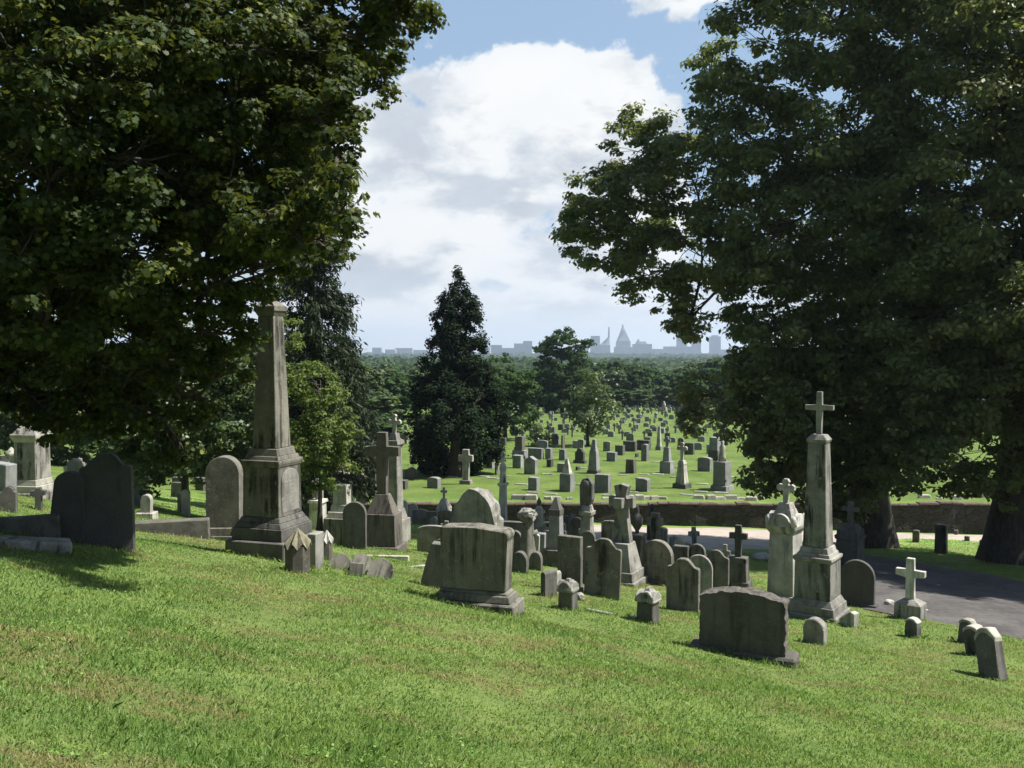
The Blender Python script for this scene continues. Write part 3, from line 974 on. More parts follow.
# rough round topped boulder stone
r = Mon('boulder_headstone', 'great rough round topped stone rising behind the large double based headstone', 'headstone', 477, 562, 26)
bm = bmesh.new()
s = r.s
ol = [(-25, -6), (25, -6), (25, 40)] + arc(0, 40, 25, 36, 0.12, math.pi - 0.12, 18) + [(-25, 40)]
rings = []
for k in range(9):
    y_ = (-10 + 20 * k / 8) * s
    sh = 1 - 0.03 * abs(k - 4) / 4
    ring = []
    for (a_, b_) in ol:
        q_ = Vector((a_ * s * 3, y_ * 3, b_ * s * 3))
        nrm = Vector((a_, 0, max(b_ - 30, 0))).normalized()
        ring.append(bm.verts.new(Vector((a_ * s * sh, y_, b_ * s * sh)) + nrm * 0.10 * mnoise.fractal(q_, 0.8, 2.0, 4)))
    rings.append(ring)
for a_, b_ in zip(rings[:-1], rings[1:]):
    for i in range(len(ol)):
        j = (i + 1) % len(ol)
        bm.faces.new((a_[i], a_[j], b_[j], b_[i]))
bm.faces.new(rings[0])
bm.faces.new(rings[-1][::-1])
link('boulder', bm_mesh('boulder', bm, M['grey']), r.o)
r.frus('base', 'grey', (60, 30, 58, 28, -10, 6), b=0.02, worn=0.02)

# ------------------------------------------------------------------ obelisks
r = Mon('obelisk', 'tallest dark obelisk on a stepped pedestal rising into the hanging branches', 'obelisk', 273, 556, 33)
z = 0
r.frus('lower_base', 'dark', (67, 67, 66, 66, -18, 21), b=0.02)
r.frus('base', 'dark', (57, 57, 56, 56, 21, 33), (54, 54, 49, 49, 33, 38), (48, 48, 43, 43, 38, 43), b=0.012)
die = r.frus('die', 'olive', (41.5, 41.5, 40, 40, 43, 92), b=0.01)
cor = r.frus('cornice', 'olive', (41, 41, 44, 44, 92, 96), (44, 44, 43.5, 43.5, 96, 99), (39, 39, 37, 37, 99, 103), (34, 34, 31, 31, 103, 110), b=0.008)
sh_ = r.frus('shaft', 'olive', (27, 27, 18, 18, 110, 241), b=0.012)
cp = r.frus('capital', 'olive', (18, 18, 22.5, 22.5, 241, 246), (23.5, 23.5, 23.5, 23.5, 246, 251), (22, 22, 11, 11, 251, 256), b=0.006)
r.frus('finial', 'olive', (9, 9, 8, 8, 256, 262), (6, 6, 4.5, 4.5, 262, 275), (8, 8, 2, 2, 275, 280), b=0.004)
# arched inscription panel on the sunny face and its rows of worn lettering
def side_panel(r, w, z0, z1, off, m, parent, t=0.8):
    bm = bmesh.new()
    s = r.s
    h = z1 - z0
    pts = [(-w / 2, 0), (w / 2, 0)] + arc(0, h - w * .38, w / 2, w * .38, 0, math.pi, 12)
    extrude(bm, [(a * s, (z0 + b) * s) for a, b in pts], t * s)
    bev(bm, 0.004)
    bmesh.ops.rotate(bm, verts=bm.verts, matrix=Matrix.Rotation(math.pi / 2, 3, 'Z'))
    bmesh.ops.translate(bm, verts=bm.verts, vec=(off * s, 0, 0))
    return link('panel', bm_mesh('panel', bm, M[m]), parent)
pan = side_panel(r, 32, 47, 90, 20.6, 'grey', die)
bm = bmesh.new()
s = r.s
rr = random.Random(3)
for row in range(7):
    yy = -10.5 + rr.uniform(0, 3)
    end = 10.5 - rr.uniform(0, 4)
    while yy < end:
        L = rr.uniform(0.5, 1.1)
        zz = 79 - row * 4.0
        frus(bm, 0.12 * s, L * s, 0.12 * s, L * s, zz * s, (zz + rr.uniform(1.1, 1.7)) * s, 21.02 * s, (yy + L / 2) * s)
        yy += L + rr.choice((0.35, 0.35, 0.4, 1.2))
link('lettering', bm_mesh('lettering', bm, M['carve']), die)

r = Mon('obelisk', 'pale obelisk topped by a plain cross on a square pedestal by the lane', 'obelisk', 817, 618, 17)
r.frus('lower_base', 'grey', (52, 52, 51, 51, -18, 9), b=0.02)
r.frus('base', 'grey', (46, 46, 45, 45, 9, 17), (43, 43, 37, 37, 17, 23), b=0.012)
d_ = r.frus('die', 'grey', (36, 36, 35, 35, 23, 60), b=0.012)
r.frus('cornice', 'grey', (36, 36, 38.5, 38.5, 60, 62.5), (38.5, 38.5, 38, 38, 62.5, 65), (33, 33, 31, 31, 65, 68.5), (29, 29, 26, 26, 68.5, 74), b=0.008)
r.frus('shaft', 'grey', (23.5, 23.5, 17, 17, 74, 178), b=0.012)
r.frus('capital', 'grey', (18, 18, 20, 20, 178, 181), (20, 20, 13, 13, 181, 186), b=0.005)
r.ext('cross', 'grey', [(a, b + 186) for a, b in latin(28, 43, 5.0, 27)], 5, b=0.008)
w_ = Mon('corner_stone', 'pale wedge shaped stone at the corner of the cross topped obelisk', 'corner stone', 849, 626, 40)
w_.ext('stone', 'pale', [(-9, -4), (9, -4), (9, 15), (4, 16), (-9, 6)], 8, b=0.012, worn=0.015)

# pale stepped monument in the far plot
r = Mon('stepped_monument', 'pale gabled monument on stepped base in the sunny far plot', 'monument', 33, 497, 36)
r.frus('lower_base', 'grey', (34, 34, 33, 33, -10, 6), b=0.02)
r.frus('base', 'pale', (30, 30, 29, 29, 6, 13), (27, 27, 25, 25, 13, 19), b=0.015)
r.frus('die', 'grey', (24, 24, 23, 23, 19, 56), b=0.012)
r.frus('cornice', 'pale', (23, 23, 28, 28, 56, 61), (28, 28, 28, 28, 61, 64), b=0.01)
r.frus('roof', 'grey', (26, 26, 15, 15, 64, 72), (15, 15, 11, 11, 72, 82), b=0.01)
r = Mon('urn_pillar', 'short pillar topped by a stone urn beside the pale gabled monument', 'monument', 12, 487, 26)
r.frus('pillar', 'grey', (13, 13, 12, 12, -6, 20), (15, 15, 14, 14, 20, 24), b=0.01)
r.lathe('urn', 'pale', [(1.6, 24), (1.6, 26), (5, 30), (6, 33), (5.4, 35), (3, 37), (1, 40)])

# plain cross on its pedestal, pillar behind it
r = Mon('cross_monument', 'big plain brown cross on a tapering stepped pedestal', 'grave cross', 383, 549, 18)
r.frus('base', 'brown', (42, 34, 41, 33, -14, 5), b=0.015)
r.frus('pedestal', 'brown', (34, 27, 32, 25, 5, 37), (28, 21, 13, 11, 37, 56), b=0.012)
r.ext('cross', 'brown', [(a, b + 54) for a, b in latin(36, 64, 9.5, 45)], 8, b=0.012)
r = Mon('pillar_monument', 'pale pillar with stepped foot half hidden behind the plain cross', 'monument', 395, 540, 30)
r.frus('base', 'grey', (24, 24, 23, 23, -10, 22), (19, 19, 15, 15, 22, 32), b=0.012)
r.frus('shaft', 'grey', (13, 13, 10.5, 10.5, 32, 94), b=0.012)
r.frus('capital', 'grey', (11, 11, 15, 15, 94, 97), (15, 15, 14, 14, 97, 101), (9, 9, 7, 7, 101, 108), b=0.006)
r.ext('cross', 'pale', [(a, b + 108) for a, b in budded(15, 19, 3.4, 11)], 3, b=0.004)
r = Mon('pillar_monument', 'slender finial topped pillar peeping above the sunlit shrub', 'monument', 340, 500, 30)
r.frus('base', 'pale', (19, 19, 18, 18, -8, 12), (16, 16, 14, 14, 12, 30), b=0.012)
r.frus('shaft', 'grey', (11, 11, 9, 9, 30, 72), (12, 12, 12, 12, 72, 76), b=0.01)
r.lathe('finial', 'pale', [(4.5, 76), (5, 80), (2, 84), (1.4, 96), (1.4, 103)])
r.ext('cross', 'dark', [(a, b + 100) for a, b in latin(9, 14, 2.2, 9)], 2, b=0.004)
r = Mon('stepped_pedestal', 'grey stepped pedestal in shade between sunlit shrub and plain cross', 'monument', 343, 546, 24)
r.frus('base', 'olive', (30, 30, 29, 29, -10, 30), b=0.015)
r.frus('steps', 'pale', (24, 24, 22, 22, 30, 36), (19, 19, 17, 17, 36, 43), (15, 15, 14, 14, 43, 62), b=0.01)
r = Mon('urn_pillar', 'small pedestal with curved white urn close behind the obelisk', 'monument', 318, 530, 24)
r.frus('pedestal', 'marble', (14, 14, 13, 13, -8, 28), (16, 16, 15, 15, 28, 31), b=0.01)
r.lathe('urn', 'grey', [(2, 31), (3, 34), (6, 42), (6.5, 46), (3, 49), (2, 52)])

# ------------------------------------------------------------------ monuments of the middle plot
r = Mon('cross_monument', 'tall flared pale cross on a sloped double plinth in the crowded plot', 'grave cross', 622, 582, 22)
r.frus('lower_base', 'grey', (42, 42, 41, 41, -10, 5), (36, 36, 35, 35, 5, 14), b=0.015)
r.frus('pedestal', 'grey', (31, 31, 20, 20, 14, 41), b=0.012)
fl = [(-10, 41), (10, 41), (6, 70), (5.2, 76), (6.5, 78), (13, 76), (13, 87), (6, 85), (5, 88), (7.6, 98), (0, 100), (-7.6, 98), (-5, 88), (-6, 85), (-13, 87), (-13, 76), (-6.5, 78), (-5.2, 76), (-6, 70)]
r.ext('cross', 'grey', fl, 9, b=0.01)
r.frus('arms', 'grey', (9, 26, 9, 26, 76.5, 86.5), b=0.01)
r = Mon('draped_column', 'dark column bearing a leaning draped urn above the wall', 'monument', 587, 562, 20)
r.frus('base', 'dark', (22, 22, 20, 20, -8, 16), (16, 16, 13, 13, 16, 20), b=0.012)
r.frus('shaft', 'grey', (11.5, 11.5, 10, 10, 20, 48), (13, 13, 14, 14, 48, 52), (11, 11, 8, 8, 52, 58), b=0.01)
r.lathe('urn', 'dark', [(3, 58), (4.2, 62), (5.6, 70), (6, 78), (5.6, 82), (3.5, 84.5), (1, 85)])
bm = bmesh.new()
s = r.s
extrude(bm, [(a * s, b * s) for a, b in [(-6.4, 60), (-2, 52), (3, 57), (6.6, 64), (6.5, 80), (3, 85.5), (-4, 85), (-6.6, 78)]], 8 * s)
bev(bm, 0.02)
wear(bm, 0.03, 3.0, 6)
link('drapery', bm_mesh('drapery', bm, M['dark']), r.o)
r = Mon('pillar_monument', 'pale pillar with a knob finial standing against the wall', 'monument', 539, 545, 22)
r.frus('base', 'dark', (15, 15, 14, 14, -6, 12), b=0.01)
r.frus('shaft', 'pale', (10, 10, 8, 8, 12, 32), (10.5, 10.5, 9.5, 9.5, 32, 35), (8, 8, 3, 3, 35, 40), b=0.008)
r.lathe('finial', 'dark', [(1.2, 40), (2.4, 43), (2, 45), (0.6, 48)])
r = Mon('pillar_monument', 'grey blue pointed pier with dark cap against the wall', 'monument', 556, 566, 20)
r.frus('base', 'dark', (24, 24, 22, 22, -6, 18), b=0.012)
r.frus('shaft', 'field', (12.5, 12.5, 11, 11, 18, 52), b=0.01)
r.frus('cap', 'dark', (12, 12, 12, 12, 52, 58), (11, 11, 5, 5, 58, 66), (5, 5, 1.5, 1.5, 66, 70), b=0.006)
r = Mon('stump_monument', 'mottled tree stump monument with draped wreath behind the large headstone', 'monument', 527, 566, 16)
bm = bmesh.new()
s = r.s
lathe(bm, [(a * s, b * s) for a, b in ((10, -6), (9.5, 4), (8, 14), (7, 24), (6, 34), (5.6, 44), (7, 50), (6.4, 54))], 18)
wear(bm, 0.09, 5.0, 5)
link('stump', bm_mesh('stump', bm, M['olive'], True), r.o)
for (a_, z_, L_, up) in ((0.4, 30, 11, 5), (3.0, 22, 10, 4), (2.2, 42, 12, 3), (5.4, 46, 11, 5), (4.2, 36, 9, 6)):
    bm = bmesh.new()
    w0 = Vector((0, 0, z_ * s))
    w1 = w0 + Vector((math.cos(a_) * L_, math.sin(a_) * L_, up)) * s
    vs_, fs_ = tube_np([w0, w0.lerp(w1, .5), w1], [3.6 * s, 2.8 * s, 2.2 * s], 9)
    bv = [bm.verts.new(q) for q in vs_]
    for f_ in fs_: bm.faces.new([bv[i] for i in f_])
    bm.faces.new(bv[-9:])
    link('branch_stub', bm_mesh('branch_stub', bm, M['olive'], True), r.o)
link('drapery', rock_mesh('drapery', 17 * s, 15 * s, 13 * s, M['grey'], 4.4, 0.5), r.o, (0, 0, 46 * s))
r = Mon('statue_column', 'slim white column carrying a veiled figure beside the wall', 'monument', 503, 538, 20)
r.frus('base', 'marble', (12, 12, 11, 11, -5, 14), (9.5, 9.5, 8, 8, 14, 18), b=0.01)
r.frus('shaft', 'marble', (7, 7, 6, 6, 18, 53), (8.5, 8.5, 9, 9, 53, 56), b=0.006)
bm = bmesh.new()
s = r.s
lathe(bm, [(a * s, b * s) for a, b in ((3.4, 56), (3.6, 60), (2.8, 66), (3.6, 71), (3.2, 74), (1.6, 76), (2.0, 78.5), (1.7, 81), (0.6, 83))], 12)
link('figure', bm_mesh('figure', bm, M['marble'], True), r.o)
r.frus('canopy', 'marble', (5, 5, 1, 1, 83, 88), b=0.003)
r = Mon('cross_monument', 'mottled grey cross on stone block seen against the road', 'grave cross', 655, 560, 20)
r.frus('base', 'olive', (20, 16, 19, 15, -8, 14), b=0.01)
r.ext('cross', 'olive', [(a, b + 14) for a, b in latin(16, 34, 8, 25)], 5, b=0.01)
r = Mon('urn_pillar', 'black pier with dark urn beside the mottled grey cross', 'monument', 637, 560, 20)
r.frus('pier', 'black', (15, 15, 13, 13, -6, 24), (16, 16, 16, 16, 24, 27), b=0.01)
r.lathe('urn', 'black', [(2, 27), (2, 30), (5.5, 36), (6, 42), (3.4, 46), (2, 48), (2.4, 51), (0.7, 56)])
r = Mon('finial_pier', 'thin dark pier ending in a black knob against the wall', 'monument', 652, 541, 20)
r.frus('pier', 'dark', (9, 9, 8, 8, -6, 25), b=0.008)
r.lathe('finial', 'black', [(3.6, 25), (3, 28), (1.4, 31), (2.4, 33), (1.8, 35.5), (0.4, 38)])
r = Mon('cross_monument', 'upright black cross on a dark stepped base by the road', 'grave cross', 738, 586, 14)
r.frus('base', 'dark', (26, 18, 25, 17, -8, 6), (20, 14, 18, 12, 6, 30), b=0.012)
r.ext('cross', 'black', [(a, b + 30) for a, b in latin(18, 32, 6, 21)], 4.5, b=0.008)
r = Mon('cross_monument', 'little grey stone cross just beside the black one', 'grave cross', 725, 572, 16)
r.frus('base', 'olive', (9, 7, 8, 6, -5, 4), b=0.006)
r.ext('cross', 'grey', [(a, b + 4) for a, b in latin(10.5, 24, 3.8, 16)], 3, b=0.006)

# white shrine with trefoil gables
r = Mon('shrine_monument', 'white shrine with gabled cap and flowered cross', 'monument', 785, 599, 22)
r.frus('base', 'marble', (32, 32, 31, 31, -10, 7), b=0.012)
r.frus('die', 'marble', (27, 27, 24, 24, 7, 68), b=0.012)
cap = r.frus('cap', 'marble', (24, 24, 30, 30, 68, 73), (30, 30, 31, 31, 73, 76), (26, 26, 15, 15, 76, 92), (14, 14, 11, 11, 92, 98), b=0.006)
for k in range(4):
    bm = bmesh.new()
    s = r.s
    pts = [(-10, 76), (10, 76), (11, 79)] + arc(0, 79, 9.5, 9.5, 0, math.pi, 10) + [(-11, 79)]
    extrude(bm, [(a * s, b * s) for a, b in pts], 4 * s, y=-13.4 * s)
    bev(bm, 0.006)
    bmesh.ops.rotate(bm, verts=bm.verts, matrix=Matrix.Rotation(k * math.pi / 2, 3, 'Z'))
    link('gable', bm_mesh('gable', bm, M['marble']), cap)
for sx, sy in ((1, 1), (1, -1), (-1, 1), (-1, -1)):
    bm = bmesh.new()
    s = r.s
    lathe(bm, [(a * s, b * s) for a, b in ((2.4, 76), (3.2, 80), (2.8, 84), (0.8, 87))], 10, sx * 13.2 * s, sy * 13.2 * s)
    link('corner_knob', bm_mesh('corner_knob', bm, M['marble'], True), cap)
r.ext('cross', 'marble', [(a, b + 97) for a, b in budded(18, 25, 5, 16)], 4.5, b=0.006)

# cross topped dark pedestal behind the pale obelisk
r = Mon('cross_monument', 'dark moulded pedestal with a short cross in the shade of the big tree', 'grave cross', 850, 566, 20)
r.frus('pedestal', 'dark', (22, 22, 21, 21, -8, 28), (23, 23, 24, 24, 28, 32), (21, 21, 20, 20, 32, 38), b=0.012)
r.frus('cap', 'dark', (18, 18, 11, 11, 38, 43), b=0.01)
r.ext('cross', 'dark', [(a, b + 43) for a, b in latin(17, 23, 4.6, 15)], 4, b=0.006)
# white block cross near the lane
r = Mon('cross_monument', 'white plain cross with tapered stem on a square mossy block', 'grave cross', 910, 619, 16)
r.frus('pedestal', 'grey', (26, 22, 25, 21, -12, 17), (24, 20, 12, 10, 17, 21), b=0.012)
r.ext('cross', 'marble', [(-4.4, 20), (4.4, 20), (3.4, 43), (14, 44), (14, 50.5), (3.6, 50), (3.6, 62), (-3.6, 62), (-3.6, 50), (-14, 50.5), (-14, 44), (-3.4, 43)], 6, b=0.01)
# small things under the big tree by the road
r = Mon('gate_post', 'plain square stone post standing in the shade between two great trunks', 'post', 941, 553, 10)
r.frus('post', 'dark', (11, 11, 10, 10, -8, 26), (12, 12, 9, 9, 26, 29), b=0.01)
T('seg', 916, 542, 7, 530, 'dark', 'small dark slab on the sunny verge between two great trunks', 10, 0.2)
T('flat', 967, 541, 5, 536, 'dark', 'tiny dark stone on the verge close to the leaning trunk', 10, 0.2)
T('flat', 956, 535, 4, 530, 'dark', 'tiny dark stone at the road edge under the branches', 10, 0.2)
T('flat', 982, 546, 5, 540, 'dark', 'tiny dark stone at the foot of the widest trunk', 10, 0.2)

# ------------------------------------------------------------------ burial field beyond the wall
FG = 'gravestones of the sunlit field beyond the wall'
def F(kind, px, py, w, top, m, label, t=0.5, **k):
    return T(kind, px, py, w, top, m, label + ' in sunlit field', 24, t, **k)
F('flat', 534, 490, 12, 477, 'field', 'squarish grey block closest to the wall below the pointed stone')
F('flat', 603, 492, 17, 474, 'field', 'broad grey block with sloping sides closest to the wall')
F('seg', 643, 491, 15, 478, 'field', 'low rough topped grey block closest to the wall')
F('gable', 531, 474, 14, 456, 'field', 'grey gabled block beside the dark cube')
F('flat', 518, 468, 11, 455, 'field', 'grey block beside the gabled one')
F('flat', 550, 467, 7, 459, 'black', 'small dark cube')
F('flat', 562, 472, 10, 463, 'field', 'low grey block next to the dark cube')
F('flat', 612, 461, 11, 452, 'field', 'neat low grey cube beside the tapered obelisk')
F('trap', 631, 473, 12, 459, 'brown', 'brownish upright block')
F('seg', 645, 461, 8, 444, 'field', 'tall narrow grey slab with curved top')
F('seg', 705, 471, 15, 457, 'field', 'wide grey block under the hanging branch tips')
F('round', 578, 470, 5, 466, 'black', 'tiny black round stone')
F('round', 637, 457, 4, 453, 'black', 'tiny black upright stone')
F('flat', 536, 459, 16, 448, 'field', 'pair sized wide grey stone behind the dark cube')
F('flat', 549, 459, 8, 448, 'field', 'narrow grey stone touching the wide one')
F('trap', 563, 460, 9, 449, 'field', 'grey stump shaped stone at the foot of a brown pillar')
F('flat', 563, 452, 4, 435, 'brown', 'thin brown pillar stone')
F('flat', 620, 455, 10, 445, 'dark', 'dark grey block behind the neat cube')
F('flat', 630, 451, 14, 441, 'dark', 'long dark grey block in the middle rows')
F('flat', 644, 450, 14, 440, 'dark', 'second long dark grey block beside its twin')
F('seg', 434, 488, 14, 477, 'field', 'low bluish block in the shade of the dark evergreen')
F('flat', 404, 489, 9, 480, 'dark', 'dark little block at the shade edge of the evergreen')
F('gable', 411, 479, 12, 467, 'brown', 'brown roof shaped stone among the crowded stones')
F('flat', 422, 472, 8, 461, 'pale', 'pale square stone among the crowded stones')
F('cross', 420, 463, 9, 450, 'grey', 'small grey cross among the crowded stones', 0.2, name='grave_cross', cat='grave cross')
F('flat', 430, 470, 10, 462, 'field', 'flat grey stone against the evergreen skirt')
F('flat', 490, 468, 10, 461, 'field', 'grey stone at the sunny edge of the evergreen')
F('flat', 497, 474, 4, 462, 'grey', 'thin grey slab by the evergreen skirt')
F('flat', 979, 497, 12, 478, 'dark', 'dark slab glimpsed beside the widest trunk')
F('flat', 992, 494, 12, 480, 'dark', 'dark block glimpsed touching the widest trunk')

r = Mon('grave_cross', 'weathered pale cross before the dark evergreen in the sunlit field', 'grave cross', 466, 484, 18)
r.frus('base', 'grey', (12, 10, 11, 9, -4, 4), b=0.01)
r.ext('cross', 'pale', [(a, b + 4) for a, b in latin(15, 31, 6.4, 22)], 4, b=0.02)
r = Mon('cross_monument', 'tiny finial cross on a white pedestal at the wall behind the curved stones', 'grave cross', 444, 522, 20)
r.frus('pedestal', 'pale', (13, 13, 12, 12, -6, 14), (13, 13, 4, 4, 14, 24), b=0.008)
r.ext('cross', 'pale', [(a, b + 24) for a, b in budded(7, 11, 2, 7)], 1.6, b=0.003)
r = Mon('obelisk', 'small pyramid on a grey pedestal in the sunlit field', 'obelisk', 567, 491, 22)
r.frus('pedestal', 'field', (12, 12, 11.5, 11.5, -4, 18), b=0.015)
r.frus('shaft', 'pale', (8.5, 8.5, 3, 3, 18, 31), b=0.015)
r.frus('finial', 'field', (3.2, 3.2, 1.5, 1.5, 31, 33), b=0.005)
r = Mon('obelisk', 'tapered grey obelisk with narrow tip in the sunlit field', 'obelisk', 594, 473, 22)
r.frus('base', 'dark', (12, 12, 11, 11, -4, 3), b=0.015)
r.frus('shaft', 'field', (9.5, 9.5, 7, 7, 3, 23), (6, 6, 3, 3, 23, 34), b=0.015)
r = Mon('arched_monument', 'black arched monument on a wide foot in the sunlit field', 'monument', 580, 463, 20)
r.frus('base', 'black', (13, 8, 12, 7, -4, 3), b=0.015)
r.ext('arch', 'black', outline('shoulder', 9, 15, 2.5), 5, b=0.02)
r = Mon('cross_monument', 'white ornate cross on a tapering pedestal by the wall in the sunlit field', 'grave cross', 682, 488, 26)
r.frus('base', 'dark', (15, 15, 14, 14, -5, 5), b=0.015)
r.frus('pedestal', 'pale', (10, 10, 6.5, 6.5, 5, 24), (7.5, 7.5, 5, 5, 24, 28), b=0.012)
r.ext('cross', 'pale', [(a, b + 28) for a, b in budded(11, 18, 3, 12)], 2.4, b=0.008)
r = Mon('statue_monument', 'grey square pier bearing a small pale figure in the sunlit field', 'monument', 722, 490, 26)
r.frus('base', 'field', (18, 18, 17, 17, -5, 5), b=0.015)
r.frus('pier', 'field', (13.5, 13.5, 13, 13, 5, 29), b=0.015)
r.lathe('figure', 'pale', [(3.8, 29), (3.6, 34), (2.6, 39), (3.2, 43), (1.5, 46), (1.9, 48.5), (0.6, 50.5)])
r = Mon('cross_monument', 'grey stump block with a short thick cross in the sunlit field', 'grave cross', 667, 473, 22)
r.frus('pedestal', 'field', (12, 12, 11, 11, -4, 12), b=0.015)
r.frus('stump', 'field', (7, 7, 5.5, 5.5, 12, 26), b=0.012)
r.ext('cross', 'field', [(a, b + 26) for a, b in latin(7, 11, 2.6, 7)], 2.4, b=0.006)
r = Mon('pier_monument', 'tall two stage grey pier behind the wide block in the sunlit field', 'monument', 715, 460, 24)
r.frus('pedestal', 'dark', (11, 11, 10, 10, -4, 10), b=0.015)
r.frus('pier', 'field', (9, 9, 8.5, 8.5, 10, 23), b=0.015)
r = Mon('pier_monument', 'brown tall pier with low block beside it in the sunlit field', 'monument', 520, 458, 24)
r.frus('pedestal', 'field', (14, 10, 13, 9, -4, 8), b=0.015)
r.frus('pier', 'brown', (8, 8, 7.5, 7.5, 8, 22), b=0.015)
r = Mon('obelisk', 'slim pale obelisk in the middle rows of the sunlit field', 'obelisk', 659, 450, 22)
r.frus('base', 'field', (6, 6, 5.5, 5.5, -3, 4), b=0.015)
r.frus('shaft', 'pale', (4.2, 4.2, 2.2, 2.2, 4, 24), b=0.01)
r = Mon('statue_monument', 'white standing figure on a pedestal at the rear edge of the burial field', 'monument', 664, 411, 20)
r.frus('pedestal', 'pale', (5.5, 5.5, 5, 5, -2, 4), b=0.01)
r.lathe('figure', 'marble', [(2.0, 4), (1.8, 6.5), (1.1, 8), (0.9, 9), (0.4, 10)])

# rows of the burial field: a few stone kinds copied over and over
fr = random.Random(21)
def proto(name, cat, build):
    o = build()
    return o
kinds = []
def fmesh(kind, w, h, t, m, nm):
    return tablet_mesh(kind, w, h, t, M[m], z0=-0.25, bevel=0.02, worn=0.012, seed=fr.random() * 30, name=nm)
kinds.append(('block', 'grey block headstone', fmesh('flat', 1.0, 0.85, 0.42, 'field', 'headstone'), 30))
kinds.append(('wide', 'wide grey headstone with curved top', fmesh('seg', 1.25, 0.85, 0.36, 'field', 'headstone'), 22))
kinds.append(('tall', 'tall grey upright headstone', fmesh('seg', 0.72, 1.25, 0.28, 'grey', 'headstone'), 16))
kinds.append(('round', 'round topped grey headstone', fmesh('round', 0.75, 1.05, 0.22, 'grey', 'headstone'), 14))
kinds.append(('dark', 'dark block headstone', fmesh('flat', 0.9, 0.9, 0.4, 'dark', 'headstone'), 12))
kinds.append(('pale', 'pale upright headstone', fmesh('gable', 0.62, 1.15, 0.3, 'pale', 'headstone'), 9))
kinds.append(('cross', 'grey grave cross', fmesh('cross', 0.8, 1.6, 0.2, 'grey', 'grave_cross'), 6))
PLURAL = {'block': 'grey block headstones', 'wide': 'wide grey headstones with curved tops', 'tall': 'tall grey upright headstones', 'round': 'round topped grey headstones', 'dark': 'dark block headstones', 'pale': 'pale upright headstones', 'cross': 'grey grave crosses'}
taken = []
for o in bpy.data.objects:
    if o.parent is None and o.get('category') and 48 < o.location.y < 200:
        taken.append((o.location.x, o.location.y))
EVERGREEN = at(455, 476)
THIN = at(588, 446)
tot = sum(k[3] for k in kinds)
bands = [(50, 72, 'in the front rows of the burial field'), (72, 96, 'in the middle rows of the burial field'), (96, 126, 'in the back rows of the burial field'), (126, 175, 'in the last rows below the woods')]
row = 0
y0 = 56.0
nfield = 0
procs = []
named = []
while y0 < 168:
    x = -34.0 + fr.uniform(0, 2)
    gap = 2.0 if y0 < 90 else 1.75
    while x < 42:
        jit = 0.45 if y0 > 84 else 1.0
        yy = y0 + 0.22 * x + fr.uniform(-0.35, 0.35) * jit
        xx = x + fr.uniform(-0.5, 0.5) * jit
        x += gap * (fr.uniform(0.8, 1.7) * 1.25 if y0 < 90 else fr.uniform(0.9, 1.4))
        if not (51 < yy < 169): continue
        px = CX + FPX * xx / yy
        if not (325 < px < 732 or 880 < px < 1000): continue
        if px > 880 and yy > 62: continue
        if yy < 74 and 430 < px < 740: continue          # the front stones are set one by one above
        if yy < 88 and 520 < px < 740 and fr.random() < 0.40: continue
        if 412 < px < 480 and yy > 64: continue           # behind the evergreen
        if px < 405 and yy > 100: continue
        if fr.random() < (0.04 if px > 560 else 0.14): continue
        if any((a - xx) ** 2 + (b - yy) ** 2 < 2.2 for a, b in taken): continue
        t = fr.uniform(0, tot)
        for kd in kinds:
            t -= kd[3] * (1.0 if yy < 88 or kd[0] in ('block', 'wide', 'pale') else 0.55)
            if t <= 0: break
        o = link('grave_cross' if kd[0] == 'cross' else 'headstone', kd[2], None, (xx, yy, tz(xx, yy)))
        sc = fr.uniform(0.8, 1.12) * (0.62 if yy > 88 else 0.92)
        o.scale = (sc * fr.uniform(0.85, 1.15), sc, sc * fr.uniform(0.85, 1.18))
        o.rotation_euler = (R(fr.uniform(-2, 2)), R(fr.uniform(-2, 2)), R(-24 + fr.uniform(-6, 6)))
        where = [b for b in bands if b[0] <= yy < b[1]][0][2]
        if px < 420: where = where.replace('of the burial field', 'beside the dark evergreen')
        tag(o, kd[1] + ' ' + where, 'grave cross' if kd[0] == 'cross' else 'headstone', PLURAL[kd[0]] + ' ' + where)
        taken.append((xx, yy))
        procs.append(o)
        if yy < 96: named.append((o, kd[1]))
        nfield += 1
    y0 += 4.2 if y0 < 90 else 3.9
print('FIELD', nfield)

